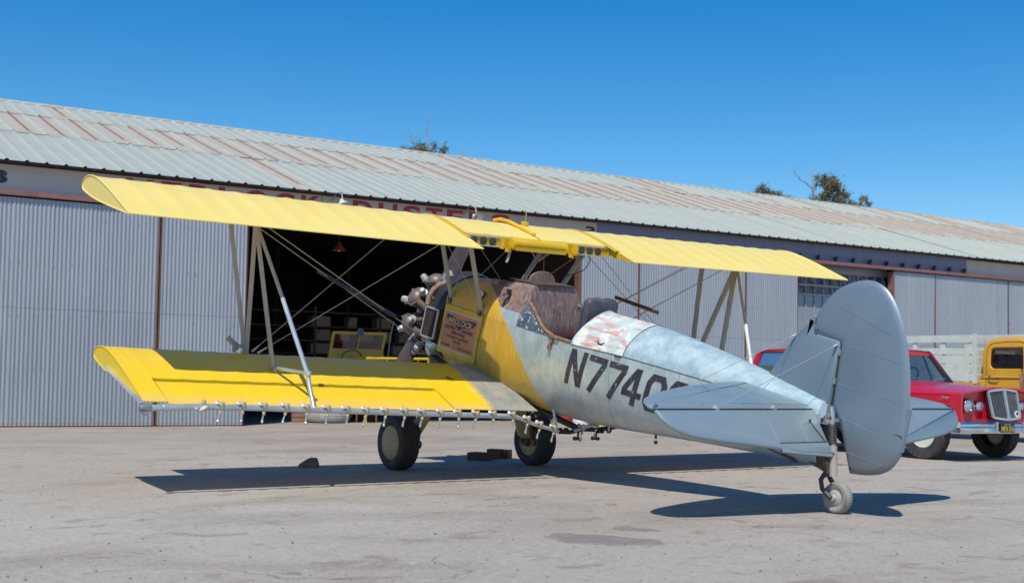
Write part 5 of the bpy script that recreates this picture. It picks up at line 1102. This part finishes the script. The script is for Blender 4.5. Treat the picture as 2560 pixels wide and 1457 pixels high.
bmp = MB().loft(bp).obj('bumper', 'chrome', car, 35)
for s in (1, -1): MB().span((.835, s * .30 - .03, .405), (.835, s * .30 - .03, .56), .05, .05, (1, 0, 0)).obj('bumper_guard', 'chrome', bmp, None)
pt = MB().box((.872, -.125, .482), (.008, .30, .135)); plt_ = pt.obj('license_plate', 'black', car, None)
M['plate_yellow'] = flat('plate_yellow', (.62, .48, .05), .4)
def car_text(s_, y0, y1, z0, z1, bold, mat, nm, par):
    v, f = text(s_, 1, bold); v = fit(v, y0, y1, z0, z1); return MB().add([(.8775, a, c) for a, c in v], f).obj(nm, mat, par, None)
car_text('MFX 016', -.262, .012, .428, .505, .015, 'plate_yellow', 'plate_number', plt_); car_text('CALIFORNIA', -.20, -.05, .515, .537, 0, 'plate_yellow', 'plate_state', plt_)
v, f = text('Jeep', 1, .015, 1, .35); v = fit(v, .40, .545, .865, .925); MB().add([(x, -.950, z) for x, z in v], f).obj('script_badge', 'chrome', car, None)
MB().lathe([(.05, 0), (.05, .012), (.001, .016)], (gx(.2, .665) + .02, .20, .665), (1, 0, .1), 20).obj('roundel', 'sign_white', gro, 40); MB().lathe([(.026, .013), (.001, .02)], (gx(.2, .672) + .022, .20, .672), (1, 0, .1), 14).obj('roundel_center', 'sign_blue', gro, 40)
MB().tube([(.55, -.926, .935), (-.80, -.944, .95)], .006, 5).obj('fender_crease', M['red_car'], car, None)
for x in (-.92, -1.99, -2.85): MB().box((x, -.9415, .76), (.008, .01, .56)).obj('door_gap', 'black', car, None)
for x in (-1.85, -2.72): MB().span((x, -.955, .96), (x + .14, -.955, .96), .02, .025).obj('door_handle', 'chrome', car, None)
def vehicle_wheel(par, x, y, R, wd, rimr, rim_mat, hub=True, tread=26):
    s = 1 if y > 0 else -1
    t = MB().lathe([(rimr, -wd * .38), (R * .82, -wd * .5), (R * .955, -wd * .46), (R, -wd * .36), (R, wd * .36), (R * .955, wd * .46), (R * .82, wd * .5), (rimr, wd * .38)], (x, y, R), (0, 1, 0), 40, False)
    for k in range(tread):
        a = 2 * math.pi * k / tread
        for sd in (1, -1):
            a2 = a + (.5 * 2 * math.pi / tread if sd > 0 else 0)
            q = lambda r, yy: (x + r * math.cos(a2), y + sd * yy, R + r * math.sin(a2))
            t.span(q(R + .004, wd * .06), q(R * .93, wd * .49), .045 * R / .37, .02, (math.cos(a2), 0, math.sin(a2)))
    w_ = t.obj('wheel', 'rubber', par, 35)
    MB().lathe([(rimr * 1.03, wd * .40), (rimr * .96, wd * .43), (rimr * .84, wd * .30), (rimr * .78, wd * .18), (rimr * .5, wd * .26), (rimr * .42, wd * .32), (rimr * .38, wd * .46), (.001, wd * .50)], (x, y, R), (0, s, 0), 32).obj('rim', rim_mat, w_, 40)
for x in AX:
    for y in (-.77, .77): vehicle_wheel(car, x, y, RW, .19, .205, 'cream_rim')

# ------------------------------------------------------------------ yellow stake bed truck
trk = thing('stake_truck', 'old yellow stake bed truck with weathered white slatted sides', 'truck', (2.0, -13.85, 0), math.pi)
def lo(x0, x1, y0, y1, z0, z1): return MB().box(((x0 + x1) / 2, (y0 + y1) / 2, (z0 + z1) / 2), (x1 - x0, y1 - y0, z1 - z0))
lo(-3.7, -.02, -.90, .90, 1.00, 1.13).obj('bed', 'truck_yellow', trk, None); lo(-3.7, 2.2, -.40, .40, .62, .80).obj('chassis', 'black', trk, None)
ZB = ((1.90, 2.04), (1.665, 1.78), (1.49, 1.635), (1.32, 1.475), (1.145, 1.30))
for s in (-1, 1):
    for z0, z1 in ZB:
        L = -.05
        while L > -3.6:
            l2 = max(L - 1.82, -3.68); lo(l2 + .006, L, s * .895 - .012, s * .895 + .012, z0 + random.uniform(-.005, .005) + (.07 if s > 0 else 0), z1 + (.07 if s > 0 else 0)).obj('slat', 'white_wood', trk, None); L = l2
    for x in (-.07, -.69, -1.35, -1.96, -2.6, -3.2, -3.62):
        lo(x - .04, x + .04, s * .87 - .02, s * .87 + .012, 1.0, 2.04 if x > -.1 else 1.92).obj('stake', 'white_wood', trk, None)
for z0, z1 in ZB: lo(-.05, -.022, -.84, .84, z0 - .03, z1 - .03).obj('slat', 'white_wood', trk, None)
for y in (-.80, 0, .80): lo(-.085, -.045, y - .045, y + .045, 1.0, 2.0).obj('stake', 'white_wood', trk, None)
lo(-.02, .03, -.90, -.85, 1.1, 2.06).obj('corner_post', 'white_wood', trk, None)
# cab: side walls with a window opening, joined by a rounded roof
def ray_poly(P, c, a):
    d = (math.cos(a), math.sin(a)); best = 9
    for i in range(len(P)):
        (x0, y0), (x1, y1) = P[i], P[(i + 1) % len(P)]; ex, ey = x1 - x0, y1 - y0; den = d[0] * ey - d[1] * ex
        if abs(den) < 1e-9: continue
        t = ((x0 - c[0]) * ey - (y0 - c[1]) * ex) / den; u = ((x0 - c[0]) * d[1] - (y0 - c[1]) * d[0]) / den
        if t > 0 and -1e-6 <= u <= 1 + 1e-6: best = min(best, t)
    return (c[0] + d[0] * best, c[1] + d[1] * best)
outl = open_smooth([(.08, 1.22), (.06, 1.62), (.09, 1.85), (.22, 1.965), (.55, 2.005), (.95, 1.99), (1.18, 1.92), (1.32, 1.70), (1.46, 1.38), (1.50, 1.22)], 2)
wc = (.665, 1.59); win = [(wc[0] + x, wc[1] + z) for x, z in rrect(.78, .40, .09, 4)]; win = [(x + (.10 if (x > .9 and z < 1.6) else 0) - (.04 if (x > .9 and z > 1.6) else 0), z) for x, z in win]
NA = 72; angs = [2 * math.pi * k / NA for k in range(NA)]
outp = outl + [(1.50, 1.20), (.08, 1.20)]
Og = [ray_poly(outp, wc, a) for a in angs]; Ig = [ray_poly(win, wc, a) for a in angs]
cabm = MB(); grow = lambda P, k: [(wc[0] + (x - wc[0]) * k, wc[1] + (z - wc[1]) * (k if z > wc[1] else 1)) for x, z in P]
for s in (-1, 1):
    rings = [[(x, s * .775, z) for x, z in Ig], [(x, s * .795, z) for x, z in [(wc[0] + (a[0] - wc[0]) * 1.03, wc[1] + (a[1] - wc[1]) * 1.05) for a in Ig]], [(x, s * .80, z) for x, z in grow(Og, .86)], [(x, s * .785, z) for x, z in grow(Og, .93)], [(x, s * .72, z) for x, z in grow(Og, .985)], [(x, s * .60, z) for x, z in Og]]
    rings = [[(x, y - s * .10 * max(0, z - 1.45) ** 1.2, z) for x, y, z in r] for r in rings]
    cabm.loft(rings, True, False)
    MB().add([(x, s * .760 - s * .10 * max(0, z - 1.45) ** 1.2, z) for x, z in Ig], [tuple(range(NA))]).obj('door_glass', 'glass_dusty', trk, None)
ks = [k for k in range(NA) if Og[k][1] > 1.88 or Og[k][0] < .2]
for k0, k1 in zip(ks[:-1], ks[1:]):
    if k1 == k0 + 1: (xa, za), (xb, zb2) = Og[k0], Og[k1]; ya, yb = .60 - .1 * max(0, za - 1.45) ** 1.2, .60 - .1 * max(0, zb2 - 1.45) ** 1.2; cabm.add([(xa, -ya, za), (xb, -yb, zb2), (xb, yb, zb2), (xa, ya, za)], [(0, 1, 2, 3)])
cabo = cabm.obj('cab', 'truck_yellow', trk, 40)
b = MB(); b.loft([[(x, y, z) for y, z in ((-.72, .62), (-.80, .70), (-.815, 1.0), (-.80, 1.21), (.80, 1.21), (.815, 1.0), (.80, .70), (.72, .62))] for x in (.07, .10, 1.48, 1.52)], True, True); b.obj('cab_lower', 'truck_yellow', cabo, 30)
MB().tube([(.07, -.806, 1.225), (.5, -.812, 1.228), (1.52, -.806, 1.225)], .016, 6).obj('belt_moulding', 'truck_yellow', cabo, 50)
b = MB()
dl = [(.20, .68), (.20, 1.72), (.24, 1.83), (.34, 1.885), (.80, 1.905), (1.0, 1.88), (1.16, 1.70), (1.24, 1.40), (1.26, .68)]
b.tube([(x, -.812 + .0 * z + (.0 if z < 1.25 else .012 + .10 * max(0, z - 1.45) ** 1.2), z) for x, z in open_smooth(dl, 2)], .006, 5); b.obj('door_seam', 'wood_dark', cabo, 50)
MB().tube([(.28, -.80, 1.255), (.28, -.845, 1.225), (.32, -.85, 1.20), (.46, -.85, 1.19), (.48, -.845, 1.22)], .014, 6).obj('door_handle', 'wood_dark', cabo, 50)
MB().span((1.22, -.83, 1.24), (1.12, -.83, 1.02), .03, .03).obj('door_hinge', 'wood_dark', cabo, None)
mi = MB().tube([(.98, -.80, 1.83), (1.06, -.93, 1.80), (1.08, -.95, 1.5), (1.08, -.95, 1.30)], .016, 6).tube([(1.10, -.80, .98), (1.08, -.95, 1.15)], .014, 6).obj('mirror_arm', 'truck_yellow', trk, 50)
b = MB(); pillow(b, [(a, c) for a, c in rrect(.19, .34, .06, 4)], lambda a, c, o: (1.06 + o, -.97 + a * .9, 1.15 + c), .02, .02); b.obj('mirror', 'leather', trk, 40)
b = MB(); b.hexa([(1.42, -.62, 1.42), (1.42, .62, 1.42), (1.41, .62, 1.42), (1.41, -.62, 1.42), (1.24, -.58, 1.86), (1.24, .58, 1.86), (1.23, .58, 1.86), (1.23, -.58, 1.86)]); b.obj('windshield', 'glass_dusty', trk, None)
b = MB().hexa([(.075, -.35, 1.55), (.075, .35, 1.55), (.070, .35, 1.55), (.070, -.35, 1.55), (.085, -.33, 1.80), (.085, .33, 1.80), (.08, .33, 1.80), (.08, -.33, 1.80)]); b.obj('rear_window', 'glass_dusty', trk, None)
b = MB(); b.loft([[(x, -w_, z0), (x, -w_ * .9, z1 - .1), (x, -w_ * .5, z1), (x, w_ * .5, z1), (x, w_ * .9, z1 - .1), (x, w_, z0)] for x, w_, z0, z1 in ((1.50, .76, .80, 1.42), (2.0, .58, .80, 1.38), (2.65, .45, .75, 1.30))], True, True); b.obj('hood', 'truck_yellow', trk, 40)
for s in (1, -1):
    b = MB(); P = []
    for k in range(11): t = math.pi * k / 10; P.append([(2.05 + .58 * math.cos(t), s * y, .50 + .50 * math.sin(t)) for y in (.52, .62, .80, .86)])
    b.loft(P, False, False); b.obj('fender', 'truck_yellow', trk, 50)
MB().box((.75, .0, 1.15), (.5, 1.3, .25)).box((.42, 0, 1.42), (.14, 1.3, .5)).obj('bench_seat', 'dark_int', trk, None)
b = MB(); b.tube([(1.05 + .08 * math.cos(t), .36 + .2 * math.sin(t), 1.48 + .17 * math.cos(t)) for t in np.linspace(0, 6.29, 21)], .014, 6); b.obj('steering_wheel', 'black', trk, 50)
for x, y in ((2.05, -.72), (2.05, .72), (-2.4, -.72), (-2.4, .72)): vehicle_wheel(trk, x, y, .42, .22, .25, 'truck_yellow', True, 20)

# ------------------------------------------------------------------ things in and around the hangar mouth
ut = thing('utility_jeep', 'open yellow utility jeep with upright split windshield parked inside the hangar', 'utility vehicle', hloc(5.85, 2.2, 0), HR)
lo(-.72, .72, -1.2, 1.6, .55, .66).obj('floor_pan', 'inside_yellow', ut, None)
for s in (1, -1): lo(s * .70 - .02, s * .70 + .02, -1.2, .2, .60, 1.12).obj('tub_side', 'inside_yellow', ut, None)
b = MB().hexa([(-.75, -.06, 1.05), (.75, -.06, 1.05), (.75, .02, 1.05), (-.75, .02, 1.05), (-.70, -.02, 1.60), (.66, -.02, 1.60), (.66, .04, 1.60), (-.70, .04, 1.60)]); b.obj('cowl_panel', 'inside_yellow', ut, None)
b = MB()
for a, c, w_ in (((-.66, .0, 1.60), (-.60, -.02, 2.02), .07), ((.62, .0, 1.60), (.70, -.02, 2.02), .07), ((-.62, -.02, 2.01), (.72, -.02, 2.02), .06), ((-.68, 0, 1.62), (.64, 0, 1.62), .06), ((-.0, 0, 1.62), (.06, -.02, 2.0), .03)): b.span(a, c, w_, .05, (0, 1, 0))
wf = b.obj('windshield_frame', 'inside_yellow', ut, None)
for x0, x1 in ((-.62, -.02), (.04, .64)): MB().hexa([(x0, .0, 1.64), (x1, .0, 1.64), (x1, .005, 1.64), (x0, .005, 1.64), (x0 + .05, -.02, 1.99), (x1 + .05, -.02, 1.99), (x1 + .05, -.015, 1.99), (x0 + .05, -.015, 1.99)]).obj('windshield_pane', 'glass_dusty', ut, None)
MB().lathe([(.085, 0), (.09, .012), (.082, .02)], (.06, -.05, 2.03), (0, -1, .1), 24).obj('round_mirror', 'inside_yellow', ut, 40); MB().lathe([(.078, .021), (.001, .022)], (.06, -.05, 2.03), (0, -1, .1), 24).obj('mirror_glass', 'pane_dark', ut, 40)
MB().tube([(-.30 + .24 * math.cos(t), -.38 - .06 * math.sin(t), 1.44 + .17 * math.sin(t)) for t in np.linspace(0, 6.29, 25)], .014, 6).obj('steering_wheel', 'black', ut, 50)
MB().tube([(.72, -.1, 1.25), (.78, -.12, 1.9), (.86, -.13, 2.32)], .012, 6).obj('antenna', 'strut_grey', ut, 50)
MB().box((-.32, -.75, .95), (.5, .45, .16)).box((-.32, -.98, 1.15), (.5, .08, .4)).box((.36, -.75, .95), (.5, .45, .16)).obj('seat', 'dark_int', ut, None)
lo(-.55, .55, .05, 1.5, .66, 1.10).obj('hood', 'inside_yellow', ut, None)
for x, y in ((-.62, -.75), (.62, -.75), (-.62, 1.1), (.62, 1.1)):
    MB().lathe([(.17, -.08), (.30, -.10), (.37, -.07), (.37, .07), (.30, .10), (.17, .08)], (x, y, .37), (1, 0, 0), 28).obj('wheel', 'rubber', ut, 40)
pr_ = thing('pipe_rack', 'bright yellow pipe rail standing at the hangar mouth behind the engine', 'rail', hloc(6.25, .8, 0), HR)
MB().tube([(-.80, 0, 1.42), (.78, 0, 1.44)], .030, 10).obj('top_rail', 'yellow_paint', pr_, 50)
for x in (-.78, -.30, .73):
    for y in (0, .5): MB().tube([(x, y, 0), (x, y, 1.43)], .022, 8).obj('leg', 'yellow_paint', pr_, 50)
MB().tube([(-.80, .5, 1.42), (.78, .5, 1.44)], .025, 10).obj('rear_rail', 'yellow_paint', pr_, 50)
for z in (.5, ): MB().tube([(-.80, 0, z), (.78, 0, z)], .022, 8).obj('low_rail', 'yellow_paint', pr_, 50)
t = thing('truck_tyre', 'large dusty grey tyre lying flat at the hangar mouth', 'tyre', hloc(4.79, 1.35, 0))
ty = MB().lathe([(.27, .02), (.36, .0), (.455, .02), (.485, .06), (.485, .17), (.455, .21), (.36, .235), (.27, .215)], (0, 0, 0), (0, 0, 1), 44, False).obj('carcass', 'dusty_rubber', t, 40)
MB().lathe([(.27, .215), (.24, .18), (.24, .05), (.27, .02)], (0, 0, 0), (0, 0, 1), 40, False).obj('bead', 'rubber', ty, 40)
b = MB()
for k in range(48): a = 2 * math.pi * k / 48; b.span((.487 * math.cos(a), .487 * math.sin(a), .165), (.452 * math.cos(a), .452 * math.sin(a), .216), .03, .012, (math.cos(a), math.sin(a), 1))
b.obj('tread_lugs', 'dusty_rubber', ty, None)
t = thing('trolley_tyre', 'dark treaded tyre standing in the hangar shade behind the left main wheel', 'tyre', hloc(5.87, 1.75, 0), HR)
b = MB().lathe([(.10, -.06), (.16, -.07), (.195, -.05), (.195, .05), (.16, .07), (.10, .06)], (0, 0, .195), (.3, 1, 0), 28, False); b.obj('carcass', 'rubber', t, 40)
b = MB()
for k in range(20): a = 2 * math.pi * k / 20; d = Vector((1, -.3, 0)).normalized() * math.cos(a) + Vector((0, 0, 1)) * math.sin(a); b.span(Vector((0, 0, .195)) + d * .197 - Vector((.015, .05, 0)), Vector((0, 0, .195)) + d * .197 + Vector((.015, .05, 0)), .022, .014, d)
b.obj('tread_lugs', 'dusty_rubber', t, None)
t = thing('wooden_crate', 'reddish wooden crate beside the flat grey tyre', 'crate', hloc(4.25, 1.75, 0), HR)
MB().box((0, 0, .15), (.32, .28, .29)).obj('crate_body', 'wood_pink', t, None)
for z in (.05, .15, .25): MB().box((0, -.145, z), (.33, .012, .07)).obj('slat', 'wood_pink', t, None)
def can(name, label, x, y, r, h, mat, cat, extra=None):
    t = thing(name, label, cat, (x, y, 0)); c = MB().lathe([(r * .93, 0), (r, .01), (r, h * .33), (r * 1.025, h * .34), (r * 1.025, h * .37), (r, h * .38), (r * 1.02, h), (r * 1.05, h + .008), (r * .98, h), (r * .95, h * .9), (.001, h * .9)], (0, 0, 0), (0, 0, 1), 32).obj('can_body', mat, t, 40)
    MB().tube([(r * 1.04 * math.cos(a), r * 1.04 * math.sin(a) * .2 - r * .9, h * .9 - r * .9 * math.sin(a)) for a in np.linspace(0, math.pi, 11)], .006, 5).obj('handle', 'steel', t, 50)
    return t
t = can('paint_pail', 'white pail with a tan label standing behind the right wheel', 8.91, -8.83, .165, .36, 'white_pail', 'pail')
b = MB(); b.loft([[(.170 * math.cos(a), .170 * math.sin(a), z) for a in np.linspace(2.1, 3.0, 9)] for z in (.17, .34)], False, False); b.obj('label', 'brass', t, 40)
can('oil_can', 'red oil can standing on the apron near the hangar', 11.4, -10.4, .17, .30, 'can_red', 'can'); can('oil_can', 'dark red drum standing beside the red oil can', 11.5, -10.85, .20, .34, 'rust_edge', 'can')
t = thing('seed_sack', 'yellow printed sack lying beside the white pail', 'sack', (8.55, -9.35, 0), -.95)
b = MB(); b.loft([[(x, .16 * k * math.cos(a), .105 * h_ + .10 * h_ * math.sin(a)) for a in np.linspace(0, 6.283, 14)[:-1]] for x, k, h_ in ((-.34, .8, .25), (-.30, 1, .8), (-.1, 1.1, 1.1), (.12, 1.1, 1.05), (.3, 1, .85), (.35, .8, .3))]); b.obj('sack_body', 'can_yellow', t, 50)
b = MB(); b.tube([(.34, -.10, .06), (.345, .10, .06)], .008, 5); b.obj('stitching', 'brass', t, None)
# chocks
t = thing('stone_chock', 'dark wedge shaped stone lying beside the left main wheel', 'stone', (.68, 1.75, 0), -.62)
b = MB(); P0 = [(-.115, -.06), (-.09, -.085), (.09, -.08), (.115, -.04), (.11, .06), (.06, .09), (-.08, .08), (-.12, .03)]
b.loft([[(x * k + dx, y * k, z + random.uniform(-.004, .004)) for x, y in P0] for k, z, dx in ((.96, 0, 0), (1.0, .025, 0), (.86, .055, .012), (.50, .095, .040), (.28, .112, .050))]); so_ = b.obj('stone_body', 'rock', t, 30)
t.rotation_euler = (0, 0, math.atan2(-math.cos(.58), -math.sin(.58)) + math.pi * 0)
t = thing('wheel_chock', 'dark timber chock block with connecting bar in front of the right main wheel', 'chock', (0.95, -.78, 0), -1.05)
MB().box((0, 0, .052), (.22, .26, .10)).obj('chock_block', 'wood_dark', t, None); MB().box((.0, 0, .0), (.40, .13, .075)).obj('chock_bar', 'wood_dark', t, None, (.30, .0, .045)); MB().box((.58, .0, .06), (.15, .3, .11)).obj('chock_block', 'wood_dark', t, None)
